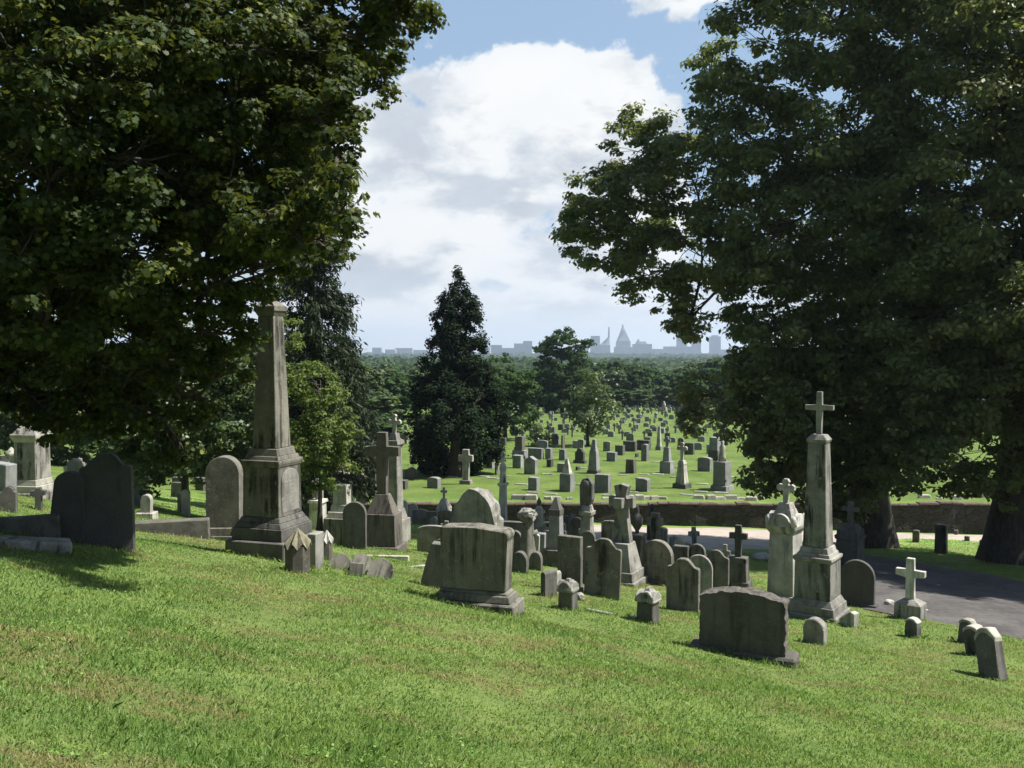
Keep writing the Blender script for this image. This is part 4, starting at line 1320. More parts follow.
for (n_, rng_px, rng_py, lab, grp, hs) in ((64, (392, 700), (508, 566), 'crowded into the plot before the retaining wall', 'small stones crowded before the retaining wall', 0.66), (30, (2, 330), (446, 500), 'in the far plot beyond the grass crest', 'stones of the far plot beyond the crest', 0.8)):
    made = 0
    near_ = [(o.location.x, o.location.y, o.dimensions.x) for o in bpy.data.objects if o.parent is None and o.get('category') and o.location.y < 60]
    for k in range(400):
        px, py = fr.uniform(*rng_px), fr.uniform(*rng_py)
        if px > 600 and not (551 < py < 562): continue
        if py > 505 and px < 428 and py > 522: continue
        q = at(px, py)
        if q.y > 46.5 and py > 505: continue
        if min((q.x - a) ** 2 + (q.y - b) ** 2 for a, b, _ in near_) < (0.42 if py > 505 else 1.6): continue
        if min((q.x - a) ** 2 + (q.y - b) ** 2 - (c * .5) ** 2 for a, b, c in road1) < 0.3: continue
        kd = kinds[fr.randrange(len(kinds))]
        o = link('grave_cross' if kd[0] == 'cross' else 'headstone', kd[2], None, q)
        sc = hs * fr.uniform(0.75, 1.2)
        o.scale = (sc * fr.uniform(0.8, 1.1), sc, sc * fr.uniform(0.8, 1.25))
        o.rotation_euler = (R(fr.uniform(-5, 5)), R(fr.uniform(-5, 5)), R(-18 + fr.uniform(-9, 9)))
        tag(o, kd[1] + ' ' + lab, 'grave cross' if kd[0] == 'cross' else 'headstone', PLURAL[kd[0]] + ' ' + lab)
        near_.append((q.x, q.y, 0.5))
        procs.append(o)
        named.append((o, kd[1]))
        made += 1
        if made == n_: break
    print('clutter', made)

# the smallest and farthest of the headstones are one mass of stones
n_head = sum(1 for o in bpy.data.objects if o.parent is None and o.get('category') == 'headstone')
drop = sorted((o for o in procs if o['category'] == 'headstone'), key=lambda o: o.scale.x * o.scale.z / o.location.y ** 2)[:max(0, n_head - 292)]
bm = bmesh.new()
slots = []
for o in drop:
    m_ = o.data.materials[0]
    if m_ not in slots: slots.append(m_)
    nf0 = len(bm.faces)
    tmp = o.data.copy()
    tmp.transform(Matrix.LocRotScale(o.location, o.rotation_euler, o.scale))
    bm.from_mesh(tmp)
    bpy.data.meshes.remove(tmp)
    bm.faces.ensure_lookup_table()
    for f in bm.faces[nf0:]: f.material_index = slots.index(m_)
    bpy.data.objects.remove(o)
if drop:
    far_ = bm_mesh('distant_headstones', bm, slots[0])
    for m_ in slots[1:]: far_.materials.append(m_)
    tag(link('distant_headstones', far_), 'dense rows of tiny headstones at the far edge of the burial field', 'headstones', kind='stuff')
print('dropped', len(drop), 'of', n_head)

# flat markers: pale ledgers set level with the turf, and a row of little stones along the wall top
bm = bmesh.new()
frus(bm, 0.6, 0.34, 0.57, 0.31, -0.1, 0.06)
bev(bm, 0.015)
fm = bm_mesh('flat_marker', bm, M['grey'])
nm = 0
for k in range(46):
    px = 455 + (k * 137.5) % 290
    py = fr.choice((475, 476, 478, 484, 493, 468, 462, 495))
    if px < 500 and py < 470: continue
    q = at(px + fr.uniform(-4, 4), py + fr.uniform(-1, 1))
    if any((a - q.x) ** 2 + (b - q.y) ** 2 < 0.8 for a, b in taken): continue
    o = link('flat_marker', fm, None, q)
    o.rotation_euler = (0, 0, R(-20 + fr.uniform(-8, 8)))
    sc = fr.uniform(0.8, 1.3)
    o.scale = (sc * 1.2, sc, 0.9)
    tag(o, 'pale flat grave marker lying in the turf of the burial field', 'grave marker', 'flat markers in the turf of the burial field')
    taken.append((q.x, q.y))
bm = bmesh.new()
frus(bm, 0.62, 0.36, 0.5, 0.2, -0.1, 0.2)
bev(bm, 0.03)
wear(bm, 0.03, 3, 4)
wm = bm_mesh('slant_marker', bm, M['pale'])
for k, px in enumerate((519, 531, 548, 556, 570, 590, 607, 628, 640, 648, 655, 663, 700, 712, 720, 733, 743, 752, 762, 930, 939, 957, 970)):
    x = (px - CX) / FPX * 49.6
    y = 49.3 + fr.uniform(0, 0.8)
    o = link('slant_marker', wm, None, (x, y, tz(x, y)))
    o.rotation_euler = (0, 0, R(fr.uniform(-16, 10)))
    sc = fr.uniform(0.6, 1.2)
    o.scale = (sc * fr.uniform(0.8, 1.4), sc, sc * fr.uniform(.7, 1.3))
    tag(o, 'low pale slant marker in the row just behind the retaining wall', 'grave marker', 'low slant markers along the top of the retaining wall')


# ------------------------------------------------------------------ trees
class Wood:
    def __init__(self):
        self.v, self.f = [], []
    def tube(self, path, radii, n=7):
        vs, fs = tube_np(path, radii, n)
        o = len(self.v)
        self.v += [tuple(q) for q in vs]
        self.f += [tuple(i + o for i in q) for q in fs]
    def limb(self, a, b, r0, r1, rng, bend=0.12, n=7, seg=6, sag=0.0):
        L = (b - a).length
        w1 = Vector((rng.uniform(-1, 1), rng.uniform(-1, 1), rng.uniform(-.4, 1))) * L * bend
        path = []
        for i in range(seg + 1):
            t = i / seg
            path.append(a.lerp(b, t) + w1 * math.sin(math.pi * t) + Vector((0, 0, -sag * L * math.sin(math.pi * t))))
        self.tube(path, [r0 + (r1 - r0) * (i / seg) ** 0.8 for i in range(seg + 1)], n)
        return path
    def mesh(self, name, m):
        f = np.array(self.f)
        return np_mesh(name, np.array(self.v), f.ravel(), np.full(len(f), 4), m, smooth=True)

KITE = np.array([(0, -0.5, 0), (0.30, -0.02, 0.06), (0, 0.5, -0.03), (-0.30, -0.02, 0.06)])
MAPLE = np.array([(0.0, -0.42, 0), (0.20, -0.34, .02), (0.46, -0.12, .05), (0.26, -0.02, .03), (0.42, 0.24, .06), (0.15, 0.20, .02), (0.0, 0.56, -.04),
                  (-0.15, 0.20, .02), (-0.42, 0.24, .06), (-0.26, -0.02, .03), (-0.46, -0.12, .05), (-0.20, -0.34, .02)])
CARD = np.array([(-0.5, -0.3, 0.05), (0.1, -0.5, -0.04), (0.5, 0.05, 0.05), (0.15, 0.5, -0.05), (-0.4, 0.35, 0.04)])

def leaves_mesh(name, pos, nrm, size, shape, m, rng, vary, droop=None):
    n = len(pos)
    nrm = nrm / (np.linalg.norm(nrm, axis=1, keepdims=True) + 1e-9)
    r = rng.normal(size=(n, 3))
    if droop is not None:
        r = r * 0.35 + droop
    tx = np.cross(nrm, r)
    tx /= np.linalg.norm(tx, axis=1, keepdims=True) + 1e-9
    ty = np.cross(nrm, tx)
    if droop is not None:
        ty *= np.sign((ty * droop).sum(1, keepdims=True) + 1e-9)
    s = size[:, None, None]
    k = len(shape)
    V = pos[:, None, :] + s * (shape[None, :, 0:1] * tx[:, None, :] + shape[None, :, 1:2] * ty[:, None, :] + shape[None, :, 2:3] * nrm[:, None, :])
    return np_mesh(name, V.reshape(-1, 3), np.arange(n * k), np.full(n, k), m, vary=np.repeat(vary, k))

def crown(lobes, rng, dens, per, spread, flat=0.6, shell=0.60):
    """lobes: (centre, (rx, ry, rz)); every lobe carries small leafy sprays on and under its skin -> leaf positions, normals, spray centres"""
    ps, ns, cs, vr = [], [], [], []
    for c, rad in lobes:
        rad = np.array(rad)
        r = rad.mean()
        rho = max(spread * 1.35, 0.27 * r)
        total = 4 * math.pi * r * r * dens * per
        n = max(9, int(2.7 * (r / rho) ** 2))
        d = rng.normal(size=(n, 3))
        d /= np.linalg.norm(d, axis=1, keepdims=True)
        q = (shell + (1.02 - shell) * rng.random(n) ** 0.7) * (1 + 0.10 * rng.normal(size=n).clip(-1.5, 2.0))
        cc = np.array(c) + d * rad * q[:, None]
        cs.append(cc)
        sz = rng.uniform(0.55, 1.35, n)
        wgt = sz ** 2
        m_ = np.maximum(4, (total * wgt / wgt.sum()).astype(int))
        rep = np.repeat(np.arange(n), m_)
        g = rng.normal(size=(len(rep), 3))
        g /= np.linalg.norm(g, axis=1, keepdims=True)
        rr_ = rng.random(len(rep)) ** 0.45
        g2 = g * (rho * sz[rep] * rr_)[:, None]
        stray = rng.random(len(rep)) < 0.10
        g2[stray] *= 1.45
        g2[:, 2] *= flat * 0.9
        ps.append(cc[rep] + g2)
        nn = g * 0.75 + d[rep] * 0.25 + np.array((0, 0, 0.65)) + rng.normal(size=(len(rep), 3)) * 0.45
        ns.append(nn)
        vr.append((rng.random(n)[rep] * 0.45 + rng.random(len(rep)) * 0.55))
    return np.concatenate(ps), np.concatenate(ns), cs, np.concatenate(vr)

def pxlobes(rows):
    out = []
    for row in rows:
        px, py, rp, Y = row[:4]
        c = P(px, py, Y)
        r_ = rp * Y / FPX
        fz = row[4] if len(row) > 4 else 1.0
        out.append((tuple(c), (r_, r_ * 1.1, r_ * fz)))
    return out

def tree(name, label, cat, foot, top_h, r_trunk, lobes, m, rng_seed, dens, per, spread, leaf, shape, fork=0.35, flare=1.6, group=None, twigs=7, lean=(0, 0), flat=0.6):
    rng = np.random.default_rng(rng_seed)
    pr = random.Random(rng_seed)
    root = empty(name, foot, 0, label, cat, group)
    F_ = Vector(foot)
    top = F_ + Vector((lean[0], lean[1], top_h))
    wd = Wood()
    path, rad = [], []
    for i in range(13):
        t = i / 12
        z_ = -0.4 + (top_h + 0.4) * t
        wob = Vector((0.25 * math.sin(3 * t + rng_seed), 0.25 * math.cos(2.3 * t + rng_seed), 0)) * r_trunk * 1.6 * t
        path.append(F_ + Vector((lean[0] * t, lean[1] * t, z_)) + wob)
        fl = 1 + (flare - 1) * math.exp(-max(z_, 0) / (r_trunk * 1.8))
        rad.append(max(0.03, r_trunk * fl * (1 - 0.86 * t ** 1.15)))
    wd.tube(path, rad, 12)
    pos, nrm, cs, vr = crown(lobes, rng, dens, per, spread, flat)
    # boughs: each lobe hangs on the nearest lobe that lies closer to the trunk, the innermost ones on the trunk itself
    cens = [Vector(c) for c, _ in lobes]
    reach = [math.hypot(c.x - F_.x, c.y - F_.y) + 0.35 * abs(c.z - F_.z - top_h * 0.55) for c in cens]
    for i, ((c, rr_), cc) in enumerate(zip(lobes, cs)):
        c = Vector(c)
        dh = math.hypot(c.x - F_.x, c.y - F_.y)
        want = (c.z - F_.z) - dh * 0.55
        t = min(0.97, max(fork, want / top_h))
        base = F_ + Vector((lean[0] * t, lean[1] * t, top_h * t))
        r0 = min(r_trunk * 0.36 * (1 - 0.6 * t), 0.04 + 0.017 * (c - base).length)
        best = None
        for j, cj in enumerate(cens):
            if reach[j] < reach[i] - 0.3:
                dj = (cj - c).length
                if dj < 0.62 * (c - base).length and (best is None or dj < best[0]): best = (dj, cj)
        if best:
            base = best[1]
            r0 = min(r0, 0.022 + 0.016 * best[0])
        lp = wd.limb(base, c, r0, max(0.015, r0 * 0.45), pr, 0.12, 6, 7)
        for k in range(twigs):
            e = Vector(cc[pr.randrange(len(cc))])
            st = lp[pr.randrange(4, len(lp))]
            wd.limb(st, e, max(0.015, r0 * 0.3), 0.008, pr, 0.12, 4, 3)
    tr = wd.mesh('trunk', M['bark'])
    tr.transform(Matrix.Translation(-F_))
    link('trunk', tr, root)
    sz = leaf * (0.7 + 0.6 * rng.random(len(pos)))
    me = leaves_mesh('crown', pos - np.array(F_), nrm, sz, shape, M[m], rng, vr)
    link('crown', me, root)
    print(name, len(pos), 'leaves')
    return root

# great maple hanging into the picture
L = pxlobes([(80, 408, 32, 13.4), (135, 408, 32, 13.4), (195, 400, 30, 13), (30, 400, 26, 13.6), (225, 370, 24, 12.8), (178, 440, 24, 13.8), (250, 335, 16, 12.4), (400, 10, 34, 12.2), (372, 44, 36, 12.6), (335, 30, 44, 12.2), (290, 45, 56, 11.6), (222, 40, 74, 11.0), (140, 50, 90, 10.4), (40, 60, 105, 10.2),
             (352, 92, 30, 11.4), (318, 118, 38, 11.2), (284, 135, 46, 11.4), (230, 140, 66, 11.2), (150, 160, 84, 10.6), (50, 180, 100, 10.4),
             (336, 150, 26, 10.4), (324, 190, 28, 9.8), (340, 215, 18, 9.6), (345, 180, 14, 9.4), (352, 235, 10, 9.8), (335, 250, 12, 10.2), (300, 235, 26, 10.0), (270, 215, 40, 10.2), (290, 205, 36, 11.6), (226, 220, 58, 11.4), (140, 245, 76, 10.8), (40, 270, 88, 10.6),
             (318, 238, 20, 12.6), (296, 262, 22, 12.6), (262, 268, 28, 12.0), (205, 292, 42, 11.8), (120, 322, 54, 11.6), (35, 340, 60, 11.6), (236, 308, 18, 12.0),
             (160, 350, 32, 12.6), (85, 378, 36, 12.8), (15, 380, 30, 13.2), (420, -14, 26, 12.0), (432, 14, 12, 12.0), (120, 395, 24, 13.2), (45, 408, 20, 13.0), (200, 335, 22, 12.4), (388, 85, 14, 12.6)])
# second storey and the part of the crown outside the frame
L2 = pxlobes([(200, 310, 60, 14.5), (250, 270, 40, 14.0), (60, 20, 110, 13.5), (180, 10, 90, 13.5), (20, 200, 100, 14), (150, 390, 45, 15), (70, 390, 50, 15), (300, 180, 50, 14), (330, 60, 50, 14), (60, 120, 170, 14.5), (200, 120, 130, 15.0), (285, 100, 66, 15.0), (110, 260, 110, 14.5), (225, 215, 70, 14.5), (20, 290, 90, 14.5), (330, 10, 90, 15.0),
              (-120, 60, 170, 12), (-120, 280, 150, 12.5), (-280, 180, 190, 13), (60, -140, 160, 12), (230, -130, 150, 12.5), (-120, -170, 190, 12.5), (370, -110, 90, 13), (90, -330, 190, 13), (-100, -400, 180, 14)])
maple_foot = (-10.2, 15.2, tz(-10.2, 15.2))
tree('maple_tree', 'huge dark maple whose branches hang over the tallest obelisk', 'tree', maple_foot, 13.0, 0.55, L, 'maple', 11, 25.0, 17, 0.14, 0.078, MAPLE, 0.22, twigs=12)
o_maple = bpy.data.objects['maple_tree']
rng = np.random.default_rng(5)
pos, nrm, cs, vr = crown(L2, rng, 5.0, 15, 0.26)
extra = leaves_mesh('crown', pos - np.array(maple_foot), nrm, 0.17 * (0.8 + 0.5 * rng.random(len(pos))), KITE, M['maple'], rng, vr)
link('inner_crown', extra, o_maple)

# two broad oaks by the lane
LA = pxlobes([(a, b, c, min(Y_, 41.5) - 3.6 if a > 725 else Y_) for a, b, c, Y_ in [(775, 345, 44, 41), (800, 432, 44, 41), (832, 362, 58, 41), (870, 440, 50, 41), (846, 488, 28, 42), (815, 488, 24, 41), (890, 350, 60, 41), (905, 425, 48, 40), (800, 390, 50, 42), (780, 440, 36, 42), (600, 205, 38, 42), (590, 238, 34, 42), (640, 150, 42, 43), (628, 215, 50, 42), (645, 262, 40, 41), (690, 175, 58, 42), (700, 240, 52, 41), (672, 300, 26, 41), (690, 318, 24, 41),
              (735, 110, 48, 43), (775, 50, 58, 43), (765, 150, 62, 42), (775, 235, 62, 41), (765, 310, 50, 40), (742, 262, 34, 41), (712, 62, 22, 44),
              (705, 395, 24, 41), (688, 425, 16, 41), (756, 388, 34, 40), (745, 425, 32, 41), (790, 390, 54, 40), (790, 455, 40, 41), (756, 478, 16, 41), (835, 430, 54, 42), (850, 480, 40, 43),
              (840, 20, 66, 43), (845, 120, 76, 42), (855, 220, 80, 42), (850, 320, 74, 42), (900, 60, 70, 44), (800, -60, 80, 43), (880, -90, 90, 43), (880, 400, 60, 43),
              (830, 200, 80, 43), (780, 330, 50, 42), (900, 300, 80, 43), (920, 200, 70, 43)]])
footA = at(868, 546)
tree('oak_tree', 'broad oak whose trunk stands beyond the cross topped obelisk', 'tree', tuple(footA), 17.5, 0.85, LA, 'oak', 23, 4.0, 15, 0.40, 0.25, KITE, 0.22, 1.7, group='broad oaks by the lane', twigs=14)
LB = pxlobes([(1300, 240, 95, 25.5), (1400, 190, 100, 25.5), (1470, 270, 90, 25), (1250, 190, 75, 26), (1200, 200, 90, 29), (1300, 150, 100, 28.5), (1330, 280, 90, 28), (1230, 300, 90, 29), (1390, 220, 100, 28), (1150, 390, 60, 29.5), (1420, 120, 90, 27), (935, 20, 70, 37), (945, 120, 78, 36), (945, 220, 84, 33), (945, 310, 76, 33), (935, 390, 62, 33), (930, 440, 50, 33), (905, 468, 34, 34), (960, 455, 44, 34), (990, 480, 30, 34),  # the first lobes, out of frame, are added to shade the lane
              (1000, 400, 64, 33), (1010, 300, 84, 32), (1015, 200, 90, 32), (1010, 90, 90, 33), (1060, 20, 100, 33), (1090, 160, 110, 33), (1090, 320, 100, 33), (1060, 440, 60, 33),
              (975, -60, 90, 36), (1080, -80, 100, 36), (1180, 60, 120, 34), (1180, 240, 110, 34), (1010, 180, 100, 35.5), (1000, 340, 90, 36)])
footB = at(1012, 562)
tree('oak_tree', 'nearer oak with the widest dark trunk beside the shaded lane', 'tree', tuple(footB), 17.0, 0.82, LB, 'oak', 29, 4.2, 15, 0.36, 0.22, KITE, 0.24, 1.8, group='broad oaks by the lane', twigs=14, lean=(0.9, 0))

# dense understory tree in the shade beyond the black slabs, and sunlit shrubs behind the obelisk
LU = pxlobes([(70, 385, 40, 32), (110, 440, 34, 31), (145, 395, 44, 31), (210, 380, 40, 30), (205, 440, 32, 29), (150, 450, 30, 30), (235, 465, 20, 28), (180, 400, 50, 32), (100, 410, 40, 32), (255, 380, 34, 30), (250, 430, 30, 29), (90, 400, 46, 31), (140, 420, 44, 30), (190, 425, 44, 29), (225, 400, 40, 29), (180, 370, 50, 30), (235, 440, 30, 28), (205, 470, 24, 28), (165, 468, 26, 29), (240, 345, 40, 30), (120, 360, 60, 32), (245, 480, 16, 28)])
tree('understory_tree', 'shady small tree with speckled foliage between round topped stone and black slabs', 'tree', tuple(P(185, 520, 30.5)), 4.2, 0.16, LU, 'under', 31, 9, 15, 0.26, 0.15, KITE, 0.15)
LS = pxlobes([(318, 385, 26, 27), (300, 410, 30, 27), (330, 415, 26, 26.5), (345, 440, 18, 26), (318, 450, 26, 26), (296, 450, 24, 26.5), (336, 468, 18, 26), (312, 480, 16, 26), (296, 375, 20, 28), (285, 330, 18, 28)])
tree('flowering_shrub', 'yellow green sunlit shrub between the obelisk and the plain cross', 'shrub', tuple(P(320, 528, 26.6)), 2.9, 0.09, LS, 'lit', 37, 17, 14, 0.17, 0.10, KITE, 0.1)

for k, (pxs, Y, fp, lb) in enumerate(((((20, 415, 40), (60, 405, 44), (40, 385, 46), (90, 410, 40), (0, 395, 44), (110, 400, 40), (-30, 405, 40), (130, 420, 34), (100, 450, 26), (145, 456, 22), (60, 446, 24), (185, 462, 20), (20, 440, 22)), 66, 40, 'bushy tree standing behind the pale gabled monument'),
                                   (((190, 420, 40), (230, 410, 44), (270, 420, 44), (210, 440, 36), (260, 445, 34), (300, 425, 34), (165, 430, 34), (150, 445, 26), (320, 440, 24)), 62, 230, 'bushy tree in the shade farther back between understory tree and shrub'))):
    lob = pxlobes([(a, b, c, Y) for a, b, c in pxs])
    x_ = (fp - CX) / FPX * Y
    tree('deciduous_tree', lb, 'tree', (x_, Y, tz(x_, Y)), 4.5, 0.22, lob, 'under', 33 + k, 3.0, 13, 0.42, 0.28, KITE, 0.15)
# hemlock with drooping boughs behind the maple
def conifer(name, label, px, Y, top_py, r_max, m, seed):
    rng = np.random.default_rng(seed)
    pr = random.Random(seed)
    x = (px - CX) / FPX * Y
    foot = Vector((x, Y, tz(x, Y)))
    H = P(px, top_py, Y).z - foot.z
    root = empty(name, foot, 0, label, 'tree')
    wd = Wood()
    wd.tube([Vector((0, 0, -0.4 + (H + 0.4) * i / 10)) for i in range(11)], [0.32 * (1 - i / 10.4) for i in range(11)], 9)
    ps, ns, vr, dr = [], [], [], []
    z = 1.4
    while z < H * 0.99:
        t = z / H
        for k in range(6):
            a = pr.uniform(0, 2 * math.pi)
            Lb = r_max * (1 - t) ** 0.75 * pr.uniform(0.6, 1.15) + 0.25
            end = Vector((math.cos(a) * Lb, math.sin(a) * Lb, z - 0.16 * Lb + pr.uniform(-.2, .2)))
            path = wd.limb(Vector((0, 0, z)), end, 0.045 * (1 - t) + 0.012, 0.008, pr, 0.05, 4, 6, -0.10)
            nb = int(90 * Lb)
            tt = np.sqrt(rng.random(nb)) * 0.98
            pa = np.array([tuple(q) for q in path])
            ii = tt * (len(pa) - 1)
            i0 = ii.astype(int).clip(0, len(pa) - 2)
            base = pa[i0] + (pa[i0 + 1] - pa[i0]) * (ii - i0)[:, None]
            side = rng.normal(size=(nb, 3)) * np.array((0.24, 0.24, 0.10)) * (0.6 + 0.35 * Lb / r_max)
            hang = -np.abs(rng.normal(size=nb)) * 0.26
            side[:, 2] += hang
            ps.append(base + side)
            ns.append(rng.normal(size=(nb, 3)) + np.array((0, 0, 0.5)))
            dd = np.tile(np.array((math.cos(a) * 0.5, math.sin(a) * 0.5, -0.7)), (nb, 1))
            dr.append(dd)
            vr.append(rng.random(nb))
        z += 0.30 + 0.12 * (1 - t)
    pos = np.concatenate(ps)
    tm = wd.mesh('trunk', M['bark'])
    link('trunk', tm, root)
    shape = np.array([(0, -0.5, 0), (0.13, 0.0, 0.03), (0, 0.55, -0.03), (-0.13, 0.0, 0.03)])
    link('crown', leaves_mesh('crown', pos, np.concatenate(ns), 0.30 * (0.7 + 0.6 * rng.random(len(pos))), shape, M[m], rng, np.concatenate(vr), np.concatenate(dr)), root)
    print(name, len(pos))
conifer('hemlock_tree', 'tall dark hemlock with drooping boughs behind the hanging maple', 312, 40, 60, 2.8, 'needle', 41)
conifer('hemlock_tree', 'shorter hemlock low behind the obelisk shaft', 345, 52, 335, 3.0, 'needle', 42)

# dark evergreen of the field
LJ = pxlobes([(459, 277, 6, 62, 1.6), (458, 290, 10, 62, 1.2), (449, 302, 11, 62), (468, 303, 12, 62), (444, 322, 12, 62), (472, 322, 13, 62), (458, 312, 14, 62), (457, 330, 18, 62), (441, 343, 13, 62), (473, 346, 13, 62), (457, 352, 22, 62),
              (436, 370, 17, 62), (462, 374, 24, 62), (482, 372, 14, 62), (428, 392, 18, 62), (452, 395, 30, 62), (483, 394, 20, 62), (425, 416, 18, 62), (455, 418, 34, 61), (488, 415, 18, 62), (421, 440, 15, 62), (448, 442, 32, 61), (482, 440, 22, 62), (432, 458, 18, 62), (462, 460, 20, 62), (490, 455, 12, 62)])
tree('evergreen_tree', 'dark pointed evergreen standing alone above the sunlit burial field', 'tree', (EVERGREEN.x, EVERGREEN.y, EVERGREEN.z), 6.5, 0.42, LJ, 'juniper', 43, 9.0, 15, 0.26, 0.20, KITE, 0.12, twigs=10, flat=1.1)

def group_tree(label, pxs, Y, foot_px, m, seed, dens=2.2, leaf=0.34, spread=0.5, r=0.22, name='deciduous_tree', group=None, shape=KITE, per=12, fork=0.2):
    lob = pxlobes([(a, b, c, Y) for a, b, c in pxs])
    x = (foot_px - CX) / FPX * Y
    ft = (x, Y, tz(x, Y))
    top = max(c[2] for c, _ in lob)
    tree(name, label, 'tree', ft, max(2.0, top - ft[2]), r, lob, m, seed, dens, per, spread, leaf, shape, fork, 1.4, group, 6)
group_tree('green tree right behind the dark evergreen', [(500, 372, 20), (512, 392, 24), (500, 410, 22), (520, 412, 20), (488, 395, 20), (525, 385, 14)], 92, 505, 'wood', 51)
group_tree('upright rounded tree rising above the woods beside the skyline', [(560, 342, 15), (547, 352, 12), (575, 350, 13), (553, 366, 18), (574, 370, 18), (562, 388, 24), (545, 395, 18), (580, 395, 18), (585, 345, 6)], 150, 562, 'wood', 52, 1.6, 0.5, 0.6, 0.35)
group_tree('slim tree with thin bare trunk amid the burial field rows', [(590, 388, 18), (577, 398, 16), (603, 398, 16), (590, 408, 20), (572, 410, 12), (608, 410, 13), (590, 420, 14)], THIN.y, 588, 'under', 53, 1.3, 0.30, 0.45, 0.16, fork=0.45)
group_tree('small bushy sapling among the middle rows of the burial field', [(541, 432, 9), (535, 440, 8), (547, 440, 8), (541, 446, 9)], 84, 541, 'under', 54, 3, 0.26, 0.4, 0.08)

# woods below the field: individual trees of three makes
def proto_tree(seed, H, W_, nl, m):
    rng = np.random.default_rng(seed)
    pr = random.Random(seed)
    lob = []
    for k in range(nl):
        t = (k + 0.5) / nl
        a = k * 2.4 + pr.random()
        zz = H * (0.32 + 0.58 * t)
        rr_ = W_ * (0.75 * math.sin(math.pi * (0.22 + 0.62 * t)))
        q = pr.uniform(0.25, 0.75)
        lob.append(((math.cos(a) * rr_ * q, math.sin(a) * rr_ * q, zz), (W_ * 0.42, W_ * 0.42, W_ * 0.36)))
    pos, nrm, cs, vr = crown(lob, rng, 1.1, 11, 0.6)
    me = leaves_mesh('crown', pos, nrm, 0.62 * (0.7 + 0.6 * rng.random(len(pos))), CARD, M[m], rng, vr)
    wd = Wood()
    wd.tube([Vector((0, 0, -0.5 + (H * 0.8 + .5) * i / 8)) for i in range(9)], [0.3 * (1 - i / 9) + 0.03 for i in range(9)], 7)
    for (c, _), cc in zip(lob, cs):
        wd.limb(Vector((0, 0, max(1.5, c[2] - 2.5))), Vector(c), 0.1, 0.03, pr, 0.08, 4, 4)
    return wd.mesh('trunk', M['bark']), me
protos = [proto_tree(61, 14, 5.2, 13, 'wood'), proto_tree(62, 12, 5.8, 12, 'wood'), proto_tree(63, 15, 4.2, 12, 'under')]
wr_ = random.Random(77)
WL = ['rounded green woodland tree below the burial field', 'wide spreading woodland tree below the burial field', 'narrow dark woodland tree below the burial field']
spots = []
for k in range(130):
    Y = wr_.uniform(176, 300)
    px = wr_.uniform(300, 800)
    x = (px - CX) / FPX * Y
    if any((x - a) ** 2 + (Y - b) ** 2 < 22 for a, b, *_ in spots): continue
    spots.append((x, Y, None, None))
for px, Y, tp in ((345, 95, 372), (368, 104, 366), (392, 112, 378), (378, 92, 392), (402, 120, 372), (330, 110, 360), (420, 130, 368), (500, 135, 372), (530, 150, 380), (690, 160, 372), (725, 150, 366), (665, 172, 385), (640, 175, 388), (618, 172, 390), (750, 150, 372), (300, 100, 372), (355, 80, 418), (372, 84, 428)):
    x = (px - CX) / FPX * Y
    spots.append((x, Y, tp, px))
for x, Y, tp, px in spots:
    k = wr_.randrange(3)
    z = tz(x, Y)
    if tp is None:
        topz = -P(512, 0, Y).y * 0 + (352 - wr_.uniform(361, 384)) / FPX * Y
        Hh = min(20.0, max(7.0, topz - z))
    else:
        Hh = max(3.0, (352 - tp) / FPX * Y - z)
    root = empty('woodland_tree', (x, Y, z), wr_.uniform(0, 6.28), WL[k] if tp is None else WL[k].replace('below', 'at the rim of'), 'tree', 'woodland trees below the burial field' if tp is None else 'woodland trees at the rim of the burial field')
    sc = Hh / (14, 12, 15)[k]
    wid = max(sc, 0.62) * wr_.uniform(0.9, 1.2)
    root.scale = (wid, wid, sc)
    link('trunk', protos[k][0], root)
    link('crown', protos[k][1], root)
print('woodland trees', len(spots))

# the far woods read as one mass
rng = np.random.default_rng(90)
ps, ns, szs, vrs = [], [], [], []
n_p = 9000
Y = 290 * (4700 / 290) ** (rng.random(n_p) ** 0.75)
X = (rng.random(n_p) - 0.5) * 1.25 * Y
Z = terrain(X, Y)
tall = (10 + 7 * rng.random(n_p)) * np.where(Y > 2500, 1.0, 1.0)
for i in range(n_p):
    k = int(44 if Y[i] < 900 else 24)
    w = 4.5 + 3.0 * rng.random() + Y[i] / 420
    d = rng.normal(size=(k, 3))
    d[:, 2] = np.abs(d[:, 2])
    d /= np.linalg.norm(d, axis=1, keepdims=True)
    q = d * np.array((w, w, tall[i] * 0.62)) * (0.85 + 0.25 * rng.random((k, 1)))
    q += np.array((X[i], Y[i], Z[i] + tall[i] * 0.36))
    ps.append(q)
    ns.append(d + rng.normal(size=(k, 3)) * 0.35)
    szs.append(np.full(k, 1.5 + Y[i] / 500) * (0.8 + 0.5 * rng.random(k)) * (1.35 if k < 40 else 1.0))
    vrs.append(np.full(k, rng.random() * 0.6) + rng.random(k) * 0.4)
me = leaves_mesh('woods', np.concatenate(ps), np.concatenate(ns), np.concatenate(szs), CARD, M['wood'], rng, np.concatenate(vrs))
tag(link('woods', me), 'far woods rolling away to the city skyline', 'woods', kind='stuff')

